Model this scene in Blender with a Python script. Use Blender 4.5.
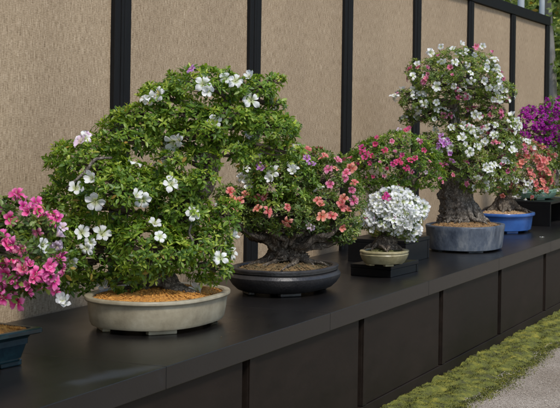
import bpy, math, random
import numpy as np
from mathutils import Vector, Matrix, Quaternion

for o in list(bpy.data.objects):
    bpy.data.objects.remove(o)
random.seed(7)
rng = np.random.default_rng(7)
S = bpy.context.scene
COL = S.collection

# ------------------------------------------------------------------ camera
FPX, THETA, ROLL, CAM_Z = 1400.0, math.radians(23.3), 0.015, 1.35
PPX, PPY = 280.0, 124.0
FWD = np.array([math.cos(THETA), math.sin(THETA), 0.0])
RGT = np.array([math.sin(THETA), -math.cos(THETA), 0.0])
UP = np.array([0.0, 0.0, 1.0])
cam_d = bpy.data.cameras.new('camera')
cam = bpy.data.objects.new('camera', cam_d)
COL.objects.link(cam)
cam_d.sensor_fit = 'HORIZONTAL'
cam_d.sensor_width = 36.0
cam_d.lens = FPX / 560.0 * 36.0
cam_d.shift_x = 0.0
cam_d.shift_y = -(204.0 - PPY) / 560.0
cam_d.clip_end = 500.0
cam_d.dof.use_dof = True
cam_d.dof.focus_distance = 6.3
cam_d.dof.aperture_fstop = 14.0
cr, sr = math.cos(ROLL), math.sin(ROLL)
right_r = RGT * cr + UP * sr
up_r = UP * cr - RGT * sr
mw = Matrix(((right_r[0], up_r[0], -FWD[0], 0.0),
             (right_r[1], up_r[1], -FWD[1], 0.0),
             (right_r[2], up_r[2], -FWD[2], CAM_Z),
             (0, 0, 0, 1)))
cam.matrix_world = mw
S.camera = cam

# ------------------------------------------------------------------ world, sun, exposure
SUN_TO = Vector((0.52, 0.66, -1.12)).normalized()      # direction the light travels
w = bpy.data.worlds.new('World')
S.world = w
w.use_nodes = True
nt = w.node_tree
bg = nt.nodes['Background']
sky = nt.nodes.new('ShaderNodeTexSky')
sky.sky_type = 'NISHITA'
sky.sun_disc = False
sky.sun_elevation = math.asin(-SUN_TO.z)
sky.sun_rotation = math.atan2(-SUN_TO.x, -SUN_TO.y)
nt.links.new(sky.outputs[0], bg.inputs[0])
bg.inputs[1].default_value = 0.132
sl = bpy.data.lights.new('sun', 'SUN')
sl.energy = 2.2
sl.angle = math.radians(12.0)
sl.color = (1.0, 0.95, 0.88)
sun = bpy.data.objects.new('sun', sl)
sun.rotation_euler = SUN_TO.to_track_quat('-Z', 'Y').to_euler()
sun.location = (0, 0, 10)
COL.objects.link(sun)
S.view_settings.view_transform = 'Standard'
S.view_settings.look = 'None'
S.view_settings.exposure = 0.65
S.view_settings.gamma = 1.0
S.view_settings.use_curve_mapping = False
S.render.engine = 'CYCLES'
S.cycles.max_bounces = 6
S.cycles.transparent_max_bounces = 4


def ray(x, y):
    dx, dy = x - PPX, y - PPY
    ux = cr * dx + sr * dy
    uy = -sr * dx + cr * dy
    return FWD + RGT * ux / FPX - UP * uy / FPX


CAM = np.array([0, 0, CAM_Z])


def onz(x, y, z):
    r = ray(x, y)
    return CAM + r * ((z - CAM_Z) / r[2])


def atdepth(x, y, d):
    return CAM + ray(x, y) * d


def depth_of(p):
    return float((np.asarray(p) - CAM) @ FWD)


# ------------------------------------------------------------------ object helpers
def tag(o, label=None, cat=None, group=None, kind=None):
    if label: o['label'] = label
    if cat: o['category'] = cat
    if group: o['group'] = group
    if kind: o['kind'] = kind
    return o


def empty(name, loc, label, cat, group=None):
    o = bpy.data.objects.new(name, None)
    o.empty_display_size = 0.1
    o.location = loc
    COL.objects.link(o)
    return tag(o, label, cat, group)


class MB:
    """collects vertices / faces, builds ONE mesh object"""
    def __init__(self):
        self.V, self.F, self.n = [], [], 0
        self.T = []
        self.MI = []

    def add(self, V, faces, tint=None, mi=0):
        V = np.asarray(V, float).reshape(-1, 3)
        for f in faces:
            f = np.asarray(f, int)
            if f.size == 0: continue
            self.F.append(f + self.n)
            self.MI.append(np.full(len(f), mi, int))
        self.V.append(V)
        if tint is None:
            tint = np.zeros((len(V), 3))
        self.T.append(np.asarray(tint, float))
        self.n += len(V)
        return self

    def box(self, x0, x1, y0, y1, z0, z1, bev=0.0, M=None):
        b = bev
        V = []
        F = []
        if b <= 0:
            V = np.array([(x, y, z) for z in (z0, z1) for y in (y0, y1) for x in (x0, x1)], float)
            F = [[(0, 2, 3, 1), (4, 5, 7, 6), (0, 1, 5, 4), (2, 6, 7, 3), (0, 4, 6, 2), (1, 3, 7, 5)]]
        else:
            import bmesh
            bm = bmesh.new()
            bmesh.ops.create_cube(bm, size=1.0)
            for v in bm.verts:
                v.co = ((x0 + x1) / 2 + v.co.x * (x1 - x0), (y0 + y1) / 2 + v.co.y * (y1 - y0), (z0 + z1) / 2 + v.co.z * (z1 - z0))
            bmesh.ops.bevel(bm, geom=bm.edges[:], offset=b, segments=2, affect='EDGES', profile=0.5)
            bm.verts.index_update()
            V = np.array([v.co[:] for v in bm.verts])
            by = {}
            for f in bm.faces:
                by.setdefault(len(f.verts), []).append([v.index for v in f.verts])
            F = [np.array(x) for x in by.values()]
            bm.free()
        if M is not None:
            V = (np.asarray(M)[:3, :3] @ V.T).T + np.asarray(M)[:3, 3]
        return self.add(V, F)

    def tube(self, P, R, n=8, amp=0.0, kmin=3, kmax=7, sub=6, cap=True, seed=None):
        P = np.asarray(P, float)
        R = np.asarray(R, float)
        g = np.random.default_rng(seed if seed is not None else int(rng.integers(1e9)))
        if sub > 1 and len(P) > 2:
            P, R = spline(P, R, sub)
        m = len(P)
        T = np.gradient(P, axis=0)
        T /= np.linalg.norm(T, axis=1)[:, None] + 1e-9
        ref = np.array([0.31, 0.87, 0.38]) if abs(T[0] @ np.array([0.31, 0.87, 0.38])) < 0.9 else np.array([1.0, 0, 0])
        N = np.zeros_like(T)
        u = np.cross(T[0], ref); u /= np.linalg.norm(u)
        for i in range(m):
            u = u - T[i] * (u @ T[i]); u /= np.linalg.norm(u) + 1e-9
            N[i] = u
        B = np.cross(T, N)
        a = np.linspace(0, 2 * math.pi, n, endpoint=False)
        mult = np.ones((m, n))
        if amp > 0:
            s = np.linspace(0, 1, m)[:, None]
            for k in range(kmin, kmax + 1):
                mult += amp / (1 + 0.35 * (k - kmin)) * g.normal() * np.sin(k * a[None] + g.uniform(0, 6.28) + g.uniform(-5, 5) * s)
            mult += amp * 0.55 * g.normal(size=(m, n))
        lump = g.normal(size=(m, 1)) * amp * .5
        lump[1:-1] = (lump[:-2] + lump[1:-1] + lump[2:]) / 2
        mult += lump
        V = P[:, None] + (N[:, None] * np.cos(a)[None, :, None] + B[:, None] * np.sin(a)[None, :, None]) * (R[:, None] * mult)[:, :, None]
        i = np.arange(m - 1)[:, None] * n
        j = np.arange(n)[None]
        j2 = (j + 1) % n
        Q = np.stack([i + j, i + j2, i + n + j2, i + n + j], -1).reshape(-1, 4)
        V = V.reshape(-1, 3)
        F = [Q]
        if cap:
            V = np.vstack([V, P[:1], P[-1:]])
            c0, c1 = m * n, m * n + 1
            jj = np.arange(n); jn = (jj + 1) % n
            F.append(np.stack([np.full(n, c0), jn, jj], -1))
            F.append(np.stack([np.full(n, c1), (m - 1) * n + jj, (m - 1) * n + jn], -1))
        return self.add(V, F)

    def build(self, name, mat, parent=None, smooth=False, origin=None):
        V = np.vstack(self.V)
        off = np.zeros(3)
        if origin is not None:
            off = np.asarray(origin, float)
        elif parent is not None:
            p = parent; off = np.zeros(3)
            while p is not None:
                off = off + np.array(p.location); p = p.parent
        V = V - off
        me = bpy.data.meshes.new(name)
        me.vertices.add(len(V))
        me.vertices.foreach_set('co', V.ravel())
        tot = np.concatenate([np.full(len(f), f.shape[1]) for f in self.F])
        idx = np.concatenate([f.ravel() for f in self.F])
        start = np.concatenate([[0], np.cumsum(tot)[:-1]])
        me.loops.add(len(idx))
        me.loops.foreach_set('vertex_index', idx)
        me.polygons.add(len(tot))
        me.polygons.foreach_set('loop_start', start)
        me.polygons.foreach_set('loop_total', tot)
        mi = np.concatenate(self.MI)
        if mi.any():
            me.polygons.foreach_set('material_index', mi)
        T = np.vstack(self.T)
        if T.any():
            at = me.attributes.new('tint', 'FLOAT_COLOR', 'POINT')
            at.data.foreach_set('color', np.hstack([T, np.ones((len(T), 1))]).ravel())
        me.update(calc_edges=True)
        me.polygons.foreach_set('use_smooth', np.full(len(tot), bool(smooth)))
        for m in (mat if isinstance(mat, (list, tuple)) else [mat]):
            me.materials.append(m)
        me.validate()
        o = bpy.data.objects.new(name, me)
        COL.objects.link(o)
        if parent is not None:
            o.parent = parent
        elif origin is not None:
            o.location = origin
        return o


def spline(P, R, sub):
    m = len(P)
    Pe = np.vstack([2 * P[0] - P[1], P, 2 * P[-1] - P[-2]])
    out, ro = [], []
    for i in range(m - 1):
        p0, p1, p2, p3 = Pe[i:i + 4]
        for k in range(sub):
            t = k / sub
            out.append(0.5 * ((2 * p1) + (-p0 + p2) * t + (2 * p0 - 5 * p1 + 4 * p2 - p3) * t * t + (-p0 + 3 * p1 - 3 * p2 + p3) * t ** 3))
            ro.append(R[i] * (1 - t) + R[i + 1] * t)
    out.append(P[-1]); ro.append(R[-1])
    return np.array(out), np.array(ro)


# ------------------------------------------------------------------ materials
def newmat(name):
    m = bpy.data.materials.new(name)
    m.use_nodes = True
    nt = m.node_tree
    return m, nt, nt.nodes['Principled BSDF']


def N(nt, t, **kw):
    n = nt.nodes.new(t)
    for k, v in kw.items():
        if k.startswith('i_'):
            n.inputs[k[2:].replace('_', ' ')].default_value = v
        else:
            setattr(n, k, v)
    return n


def ramp(nt, stops):
    r = nt.nodes.new('ShaderNodeValToRGB')
    e = r.color_ramp.elements
    while len(e) < len(stops): e.new(0.5)
    for i, (p, c) in enumerate(stops):
        e[i].position = p
        e[i].color = (c[0], c[1], c[2], 1)
    return r


def noise_mat(name, cols, scale=8.0, rough=(0.4, 0.6), bump=0.2, bscale=60.0, stretch=(1, 1, 1), detail=6.0, spec=0.5, bdist=0.01):
    m, nt, b = newmat(name)
    tc = N(nt, 'ShaderNodeTexCoord')
    mp = N(nt, 'ShaderNodeMapping')
    mp.inputs['Scale'].default_value = stretch
    nt.links.new(tc.outputs['Object'], mp.inputs[0])
    n1 = N(nt, 'ShaderNodeTexNoise', i_Scale=scale, i_Detail=detail, i_Roughness=0.65)
    nt.links.new(mp.outputs[0], n1.inputs['Vector'])
    k = len(cols)
    r = ramp(nt, [(0.3 + 0.4 * i / max(1, k - 1), c) for i, c in enumerate(cols)])
    nt.links.new(n1.outputs[0], r.inputs[0])
    nt.links.new(r.outputs[0], b.inputs['Base Color'])
    mr = N(nt, 'ShaderNodeMapRange')
    mr.inputs[3].default_value, mr.inputs[4].default_value = rough
    nt.links.new(n1.outputs[0], mr.inputs[0])
    nt.links.new(mr.outputs[0], b.inputs['Roughness'])
    b.inputs['Specular IOR Level'].default_value = spec
    if bump > 0:
        n2 = N(nt, 'ShaderNodeTexNoise', i_Scale=bscale, i_Detail=4.0)
        nt.links.new(mp.outputs[0], n2.inputs['Vector'])
        bp = N(nt, 'ShaderNodeBump', i_Strength=bump, i_Distance=bdist)
        nt.links.new(n2.outputs[0], bp.inputs['Height'])
        nt.links.new(bp.outputs[0], b.inputs['Normal'])
    return m


def leaf_mat(name, dark, mid, young, transl=0.35):
    m, nt, b = newmat(name)
    at = N(nt, 'ShaderNodeAttribute', attribute_name='tint')
    sp = N(nt, 'ShaderNodeSeparateColor')
    nt.links.new(at.outputs['Color'], sp.inputs[0])
    r = ramp(nt, [(0.0, dark), (0.5, mid), (1.0, young)])
    nt.links.new(sp.outputs[0], r.inputs[0])
    old = N(nt, 'ShaderNodeMix', data_type='RGBA')      # a few old leaves have turned yellow-brown
    nt.links.new(sp.outputs[1], old.inputs[0]); nt.links.new(r.outputs[0], old.inputs[6]); old.inputs[7].default_value = (0.36, 0.22, 0.05, 1)
    nt.links.new(old.outputs[2], b.inputs['Base Color'])
    b.inputs['Roughness'].default_value = 0.42
    b.inputs['Specular IOR Level'].default_value = 0.4
    tr = N(nt, 'ShaderNodeBsdfTranslucent')
    mx = N(nt, 'ShaderNodeMix', data_type='RGBA', blend_type='MULTIPLY')
    mx.inputs[0].default_value = 1.0
    nt.links.new(old.outputs[2], mx.inputs[6])
    mx.inputs[7].default_value = (1.7, 1.6, 0.7, 1)
    nt.links.new(mx.outputs[2], tr.inputs[0])
    ms = N(nt, 'ShaderNodeMixShader')
    ms.inputs[0].default_value = transl
    nt.links.new(b.outputs[0], ms.inputs[1])
    nt.links.new(tr.outputs[0], ms.inputs[2])
    nt.links.new(ms.outputs[0], nt.nodes['Material Output'].inputs[0])
    return m


def petal_mat(name, throat, body, edge, transl=0.42):
    m, nt, b = newmat(name)
    at = N(nt, 'ShaderNodeAttribute', attribute_name='tint')
    sp = N(nt, 'ShaderNodeSeparateColor')
    nt.links.new(at.outputs['Color'], sp.inputs[0])
    r = ramp(nt, [(0.0, throat), (0.22, throat), (0.5, body), (1.0, edge)])
    nt.links.new(sp.outputs[0], r.inputs[0])
    oi = N(nt, 'ShaderNodeObjectInfo')
    hs = N(nt, 'ShaderNodeHueSaturation')
    mr = N(nt, 'ShaderNodeMapRange')
    mr.inputs[3].default_value, mr.inputs[4].default_value = 0.82, 1.08
    nt.links.new(oi.outputs['Random'], mr.inputs[0])
    nt.links.new(mr.outputs[0], hs.inputs['Value'])
    mr2 = N(nt, 'ShaderNodeMapRange')
    mr2.inputs[3].default_value, mr2.inputs[4].default_value = 0.485, 0.515
    nt.links.new(oi.outputs['Random'], mr2.inputs[0])
    nt.links.new(mr2.outputs[0], hs.inputs['Hue'])
    nt.links.new(r.outputs[0], hs.inputs['Color'])
    nt.links.new(hs.outputs[0], b.inputs['Base Color'])
    b.inputs['Roughness'].default_value = 0.6
    b.inputs['Specular IOR Level'].default_value = 0.25
    tr = N(nt, 'ShaderNodeBsdfTranslucent')
    nt.links.new(hs.outputs[0], tr.inputs[0])
    ms = N(nt, 'ShaderNodeMixShader')
    ms.inputs[0].default_value = transl
    nt.links.new(b.outputs[0], ms.inputs[1])
    nt.links.new(tr.outputs[0], ms.inputs[2])
    nt.links.new(ms.outputs[0], nt.nodes['Material Output'].inputs[0])
    return m


def weave_mat():
    m, nt, b = newmat('woven_reed')
    tc = N(nt, 'ShaderNodeTexCoord')
    geo = tc.outputs['Object']

    def nz(sx, sz, sc, det=2.0):
        mp = N(nt, 'ShaderNodeMapping')
        mp.inputs['Scale'].default_value = (sx, 1.0, sz)
        nt.links.new(geo, mp.inputs[0])
        n = N(nt, 'ShaderNodeTexNoise', i_Scale=sc, i_Detail=det, i_Roughness=0.6)
        nt.links.new(mp.outputs[0], n.inputs['Vector'])
        return n.outputs[0]
    warp = nz(250, 22, 1.0, 2.0)        # upright strands with slubs
    weft = nz(50, 270, 1.0, 2.0)      # fine cross threads
    blot = nz(1.2, 0.8, 1.6, 3.0)
    a = N(nt, 'ShaderNodeMath', operation='MULTIPLY_ADD')
    nt.links.new(warp, a.inputs[0]); a.inputs[1].default_value = 0.62
    b2 = N(nt, 'ShaderNodeMath', operation='MULTIPLY')
    nt.links.new(weft, b2.inputs[0]); b2.inputs[1].default_value = 0.38
    nt.links.new(b2.outputs[0], a.inputs[2])
    r = ramp(nt, [(0.31, (0.115, 0.080, 0.046)), (0.43, (0.26, 0.192, 0.122)), (0.53, (0.375, 0.286, 0.190)), (0.67, (0.53, 0.425, 0.305))])
    nt.links.new(a.outputs[0], r.inputs[0])
    mx = N(nt, 'ShaderNodeMix', data_type='RGBA', blend_type='MULTIPLY')
    mx.inputs[0].default_value = 1.0
    r2 = ramp(nt, [(0.3, (0.86, 0.84, 0.81)), (0.7, (1.04, 1.03, 1.0))])
    nt.links.new(blot, r2.inputs[0])
    nt.links.new(r.outputs[0], mx.inputs[6]); nt.links.new(r2.outputs[0], mx.inputs[7])
    oi = N(nt, 'ShaderNodeObjectInfo'); mr = N(nt, 'ShaderNodeMapRange')
    mr.inputs[3].default_value, mr.inputs[4].default_value = 0.92, 1.06
    hs = N(nt, 'ShaderNodeHueSaturation')
    nt.links.new(oi.outputs['Random'], mr.inputs[0]); nt.links.new(mr.outputs[0], hs.inputs['Value'])
    nt.links.new(mx.outputs[2], hs.inputs['Color'])
    nt.links.new(hs.outputs[0], b.inputs['Base Color'])
    b.inputs['Roughness'].default_value = 0.85
    b.inputs['Specular IOR Level'].default_value = 0.15
    bp = N(nt, 'ShaderNodeBump', i_Strength=0.6, i_Distance=0.004)
    nt.links.new(a.outputs[0], bp.inputs['Height'])
    nt.links.new(bp.outputs[0], b.inputs['Normal'])
    return m


def gravel_mat():
    m, nt, b = newmat('fine_gravel')
    tc = N(nt, 'ShaderNodeTexCoord')
    v = N(nt, 'ShaderNodeTexVoronoi', i_Scale=190.0)
    nt.links.new(tc.outputs['Object'], v.inputs['Vector'])
    sp = N(nt, 'ShaderNodeSeparateColor')
    nt.links.new(v.outputs['Color'], sp.inputs[0])
    r = ramp(nt, [(0.0, (0.19, 0.155, 0.12)), (0.3, (0.27, 0.228, 0.18)), (0.65, (0.34, 0.29, 0.235)), (1.0, (0.46, 0.41, 0.34))])
    nt.links.new(sp.outputs[0], r.inputs[0])
    n = N(nt, 'ShaderNodeTexNoise', i_Scale=2.3, i_Detail=5.0)
    nt.links.new(tc.outputs['Object'], n.inputs['Vector'])
    r2 = ramp(nt, [(0.35, (0.72, 0.69, 0.65)), (0.65, (1.0, 1.0, 1.0))])
    nt.links.new(n.outputs[0], r2.inputs[0])
    mx = N(nt, 'ShaderNodeMix', data_type='RGBA', blend_type='MULTIPLY')
    mx.inputs[0].default_value = 1.0
    nt.links.new(r.outputs[0], mx.inputs[6]); nt.links.new(r2.outputs[0], mx.inputs[7])
    nt.links.new(mx.outputs[2], b.inputs['Base Color'])
    b.inputs['Roughness'].default_value = 0.95
    b.inputs['Specular IOR Level'].default_value = 0.2
    bp = N(nt, 'ShaderNodeBump', i_Strength=0.8, i_Distance=0.006)
    bp.invert = True
    nt.links.new(v.outputs['Distance'], bp.inputs['Height'])
    nt.links.new(bp.outputs[0], b.inputs['Normal'])
    return m


def bench_mat(name, c0, c1, r0, r1, pale_streak=False):
    m, nt, b = newmat(name)
    tc = N(nt, 'ShaderNodeTexCoord')
    mp = N(nt, 'ShaderNodeMapping')
    mp.inputs['Scale'].default_value = (1.0, 3.0, 3.0)
    nt.links.new(tc.outputs['Object'], mp.inputs[0])
    n1 = N(nt, 'ShaderNodeTexNoise', i_Scale=5.0, i_Detail=8.0, i_Roughness=0.7)
    nt.links.new(mp.outputs[0], n1.inputs['Vector'])
    n2 = N(nt, 'ShaderNodeTexNoise', i_Scale=1.1, i_Detail=3.0)
    nt.links.new(tc.outputs['Object'], n2.inputs['Vector'])
    ad = N(nt, 'ShaderNodeMath', operation='MULTIPLY_ADD')
    nt.links.new(n2.outputs[0], ad.inputs[0]); ad.inputs[1].default_value = 0.6
    ml = N(nt, 'ShaderNodeMath', operation='MULTIPLY'); ml.inputs[1].default_value = 0.4
    nt.links.new(n1.outputs[0], ml.inputs[0]); nt.links.new(ml.outputs[0], ad.inputs[2])
    r = ramp(nt, [(0.35, c0), (0.65, c1)])
    nt.links.new(ad.outputs[0], r.inputs[0])
    nt.links.new(r.outputs[0], b.inputs['Base Color'])
    if pale_streak:       # a paler blue-grey streak mixed into the near board's colour
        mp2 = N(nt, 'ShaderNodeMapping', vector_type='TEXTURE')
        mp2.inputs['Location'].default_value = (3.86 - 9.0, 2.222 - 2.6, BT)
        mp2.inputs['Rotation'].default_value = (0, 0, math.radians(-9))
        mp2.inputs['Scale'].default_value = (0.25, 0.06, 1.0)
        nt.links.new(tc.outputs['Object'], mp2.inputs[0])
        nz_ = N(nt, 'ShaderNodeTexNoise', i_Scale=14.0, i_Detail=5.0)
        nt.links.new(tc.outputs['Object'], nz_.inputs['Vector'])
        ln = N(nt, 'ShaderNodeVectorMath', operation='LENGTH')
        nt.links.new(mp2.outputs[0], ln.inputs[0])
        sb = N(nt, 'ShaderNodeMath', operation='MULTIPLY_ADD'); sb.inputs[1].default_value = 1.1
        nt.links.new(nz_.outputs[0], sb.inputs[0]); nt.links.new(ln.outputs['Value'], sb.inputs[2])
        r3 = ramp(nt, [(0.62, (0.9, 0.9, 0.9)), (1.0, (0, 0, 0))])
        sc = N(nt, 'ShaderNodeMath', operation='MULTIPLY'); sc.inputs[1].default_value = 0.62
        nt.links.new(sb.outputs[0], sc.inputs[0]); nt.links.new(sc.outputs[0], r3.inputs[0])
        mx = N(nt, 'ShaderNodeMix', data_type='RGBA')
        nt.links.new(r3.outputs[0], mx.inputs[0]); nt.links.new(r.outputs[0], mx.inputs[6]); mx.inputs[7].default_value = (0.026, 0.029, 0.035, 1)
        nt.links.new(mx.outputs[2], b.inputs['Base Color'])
    mr = N(nt, 'ShaderNodeMapRange')
    mr.inputs[1].default_value, mr.inputs[2].default_value = 0.3, 0.7
    mr.inputs[3].default_value, mr.inputs[4].default_value = r0, r1
    nt.links.new(ad.outputs[0], mr.inputs[0])
    nt.links.new(mr.outputs[0], b.inputs['Roughness'])
    b.inputs['Specular IOR Level'].default_value = 0.40 if pale_streak else 0.13
    n3 = N(nt, 'ShaderNodeTexNoise', i_Scale=90.0, i_Detail=3.0)
    nt.links.new(mp.outputs[0], n3.inputs['Vector'])
    bp = N(nt, 'ShaderNodeBump', i_Strength=0.12, i_Distance=0.002)
    nt.links.new(n3.outputs[0], bp.inputs['Height'])
    nt.links.new(bp.outputs[0], b.inputs['Normal'])
    return m


M = {}
BT = 0.55           # height of the bench top
M['weave'] = weave_mat()
M['frame'] = noise_mat('black_stained_timber', [(0.004, 0.004, 0.004), (0.008, 0.0076, 0.0072)], 6, (0.55, 0.75), 0.25, 30, (8, 8, 0.6), spec=0.16)
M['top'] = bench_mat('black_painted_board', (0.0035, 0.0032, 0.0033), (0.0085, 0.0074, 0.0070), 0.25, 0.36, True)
M['panel'] = bench_mat('dark_brown_board', (0.0050, 0.0034, 0.0025), (0.0200, 0.0135, 0.0098), 0.42, 0.65)
M['slot'] = noise_mat('black_recess', [(0.004, 0.004, 0.004), (0.006, 0.006, 0.006)], 6, (0.8, 0.9), 0)
M['gravel'] = gravel_mat()
M['earth'] = noise_mat('bare_earth', [(0.05, 0.035, 0.02), (0.09, 0.07, 0.04)], 20, (0.9, 1.0), 0.8, 80)


def bark_mat(name, crack, mid, ridge, scale=38.0):
    m, nt, b = newmat(name)
    tc = N(nt, 'ShaderNodeTexCoord')
    n1 = N(nt, 'ShaderNodeTexNoise', i_Scale=22.0, i_Detail=6.0, i_Roughness=0.7)
    nt.links.new(tc.outputs['Object'], n1.inputs['Vector'])
    va = N(nt, 'ShaderNodeVectorMath', operation='MULTIPLY_ADD')
    nt.links.new(n1.outputs['Color'], va.inputs[0]); va.inputs[1].default_value = (0.075, 0.075, 0.10)
    nt.links.new(tc.outputs['Object'], va.inputs[2])
    mp = N(nt, 'ShaderNodeMapping'); mp.inputs['Scale'].default_value = (1, 1, 0.34)
    nt.links.new(va.outputs[0], mp.inputs[0])
    v = N(nt, 'ShaderNodeTexVoronoi', feature='DISTANCE_TO_EDGE', i_Scale=scale)
    nt.links.new(mp.outputs[0], v.inputs['Vector'])
    n2 = N(nt, 'ShaderNodeTexNoise', i_Scale=130.0, i_Detail=5.0, i_Roughness=0.7)
    nt.links.new(tc.outputs['Object'], n2.inputs['Vector'])
    h = N(nt, 'ShaderNodeMath', operation='MULTIPLY_ADD'); h.inputs[1].default_value = 0.75
    nt.links.new(n2.outputs[0], h.inputs[0])
    mr = N(nt, 'ShaderNodeMapRange'); mr.inputs[1].default_value, mr.inputs[2].default_value = 0.0, 0.16
    mr.inputs[4].default_value = 0.55
    nt.links.new(v.outputs['Distance'], mr.inputs[0]); nt.links.new(mr.outputs[0], h.inputs[2])
    r = ramp(nt, [(0.10, crack), (0.42, mid), (1.0, ridge)])
    h2 = N(nt, 'ShaderNodeMath', operation='MULTIPLY'); h2.inputs[1].default_value = 0.8
    nt.links.new(h.outputs[0], h2.inputs[0]); nt.links.new(h2.outputs[0], r.inputs[0])
    nt.links.new(r.outputs[0], b.inputs['Base Color'])
    b.inputs['Roughness'].default_value = 0.9; b.inputs['Specular IOR Level'].default_value = 0.2
    bp = N(nt, 'ShaderNodeBump', i_Strength=0.9, i_Distance=0.014)
    nt.links.new(h.outputs[0], bp.inputs['Height']); nt.links.new(bp.outputs[0], b.inputs['Normal'])
    return m


M['bark_grey'] = bark_mat('grey_bark', (0.055, 0.045, 0.036), (0.17, 0.145, 0.118), (0.32, 0.285, 0.24), 52)
M['bark_brown'] = bark_mat('brown_bark', (0.036, 0.027, 0.020), (0.125, 0.099, 0.075), (0.27, 0.23, 0.18), 64)
M['bark_pale'] = noise_mat('pale_bark', [(0.16, 0.14, 0.12), (0.34, 0.31, 0.27)], 12, (0.8, 0.95), 0.8, 30, (1, 1, 0.4))
M['twig'] = noise_mat('twig_bark', [(0.05, 0.036, 0.026), (0.12, 0.09, 0.065)], 30, (0.8, 0.95), 0)
M['akadama'] = noise_mat('ochre_granule_soil', [(0.14, 0.055, 0.010), (0.44, 0.19, 0.030), (0.60, 0.32, 0.07)], 75, (0.85, 1.0), 0.8, 200)
M['akadama_dull'] = noise_mat('dull_granule_soil', [(0.06, 0.04, 0.02), (0.22, 0.125, 0.05), (0.38, 0.24, 0.10)], 60, (0.85, 1.0), 0.8, 200)
M['soil_mixed'] = noise_mat('mossy_granule_soil', [(0.03, 0.035, 0.012), (0.13, 0.085, 0.035), (0.24, 0.14, 0.05)], 34, (0.85, 1.0), 0.9, 180)
M['akadama_pale'] = noise_mat('pale_granule_soil', [(0.25, 0.15, 0.07), (0.45, 0.30, 0.16)], 90, (0.85, 1.0), 0.8, 200)
M['moss'] = noise_mat('moss', [(0.042, 0.038, 0.011), (0.105, 0.115, 0.013), (0.24, 0.215, 0.028)], 16, (0.9, 1.0), 0.9, 160)
M['mossdark'] = noise_mat('mossy_soil', [(0.035, 0.038, 0.014), (0.10, 0.10, 0.03), (0.16, 0.13, 0.06)], 40, (0.9, 1.0), 0.9, 160)
M['pot_cream'] = noise_mat('cream_glaze', [(0.19, 0.160, 0.105), (0.27, 0.235, 0.160), (0.34, 0.305, 0.22)], 13, (0.32, 0.5), 0.06, 150, detail=10.0)
M['pot_black'] = noise_mat('unglazed_dark_clay', [(0.010, 0.010, 0.011), (0.030, 0.027, 0.026)], 10, (0.35, 0.55), 0.2, 90)
M['pot_navy'] = noise_mat('navy_glaze', [(0.001, 0.005, 0.007), (0.003, 0.014, 0.018), (0.010, 0.036, 0.040)], 9, (0.14, 0.28), 0.05, 60)
M['pot_olive'] = noise_mat('olive_cream_glaze', [(0.17, 0.145, 0.07), (0.26, 0.225, 0.12), (0.34, 0.30, 0.18)], 20, (0.3, 0.45), 0.1, 100)
M['pot_yellow'] = noise_mat('yellow_green_glaze', [(0.13, 0.12, 0.03), (0.22, 0.20, 0.05)], 9, (0.25, 0.4), 0.05, 60)
M['pot_slate'] = noise_mat('slate_blue_clay', [(0.025, 0.034, 0.052), (0.065, 0.080, 0.105), (0.16, 0.17, 0.18)], 14, (0.45, 0.65), 0.2, 80, (1, 1, 0.5))
M['pot_blue'] = noise_mat('cobalt_glaze', [(0.020, 0.06, 0.21), (0.035, 0.11, 0.33)], 8, (0.16, 0.3), 0.05, 60)
M['pot_green'] = noise_mat('pale_green_glaze', [(0.12, 0.22, 0.16), (0.18, 0.30, 0.22)], 8, (0.2, 0.35), 0.05, 60)
M['stand'] = noise_mat('black_lacquer', [(0.0025, 0.0025, 0.003), (0.004, 0.004, 0.0045)], 5, (0.3, 0.45), 0.04, 60, spec=0.22)
M['pole'] = noise_mat('weathered_metal', [(0.24, 0.27, 0.29), (0.32, 0.35, 0.37)], 5, (0.4, 0.6), 0)
M['leaf_bright'] = leaf_mat('bright_azalea_leaf', (0.032, 0.080, 0.012), (0.135, 0.235, 0.026), (0.42, 0.50, 0.085), 0.42)
M['leaf_deep'] = leaf_mat('deep_azalea_leaf', (0.036, 0.072, 0.018), (0.120, 0.185, 0.036), (0.30, 0.36, 0.09), 0.40)
M['leaf_olive'] = leaf_mat('olive_azalea_leaf', (0.042, 0.080, 0.018), (0.155, 0.225, 0.042), (0.38, 0.43, 0.11), 0.42)
M['leaf_far'] = leaf_mat('woodland_leaf', (0.035, 0.070, 0.018), (0.19, 0.26, 0.07), (0.55, 0.60, 0.24), 0.5)
M['white'] = petal_mat('white_petal', (0.58, 0.65, 0.34), (0.82, 0.83, 0.81), (0.85, 0.85, 0.86))
M['blush'] = petal_mat('blush_petal', (0.62, 0.50, 0.42), (0.78, 0.58, 0.74), (0.84, 0.72, 0.84))
M['hotpink'] = petal_mat('hot_pink_petal', (0.55, 0.015, 0.17), (0.82, 0.08, 0.35), (0.92, 0.32, 0.57))
M['rose'] = petal_mat('rose_petal', (0.52, 0.05, 0.16), (0.72, 0.15, 0.30), (0.80, 0.42, 0.52))
M['coral'] = petal_mat('coral_petal', (0.60, 0.08, 0.07), (0.80, 0.23, 0.19), (0.84, 0.42, 0.36))
M['lilac'] = petal_mat('lilac_petal', (0.38, 0.08, 0.38), (0.50, 0.20, 0.56), (0.64, 0.40, 0.70))
M['purple'] = petal_mat('purple_petal', (0.18, 0.006, 0.16), (0.36, 0.008, 0.31), (0.47, 0.03, 0.43))
M['deep_rose'] = petal_mat('deep_rose_petal', (0.46, 0.01, 0.10), (0.66, 0.045, 0.20), (0.72, 0.17, 0.34))
M['magenta'] = petal_mat('magenta_petal', (0.50, 0.01, 0.14), (0.62, 0.02, 0.22), (0.70, 0.08, 0.32))
M['stamen'] = noise_mat('stamen', [(0.6, 0.55, 0.3), (0.7, 0.62, 0.4)], 5, (0.6, 0.7), 0)

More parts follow.
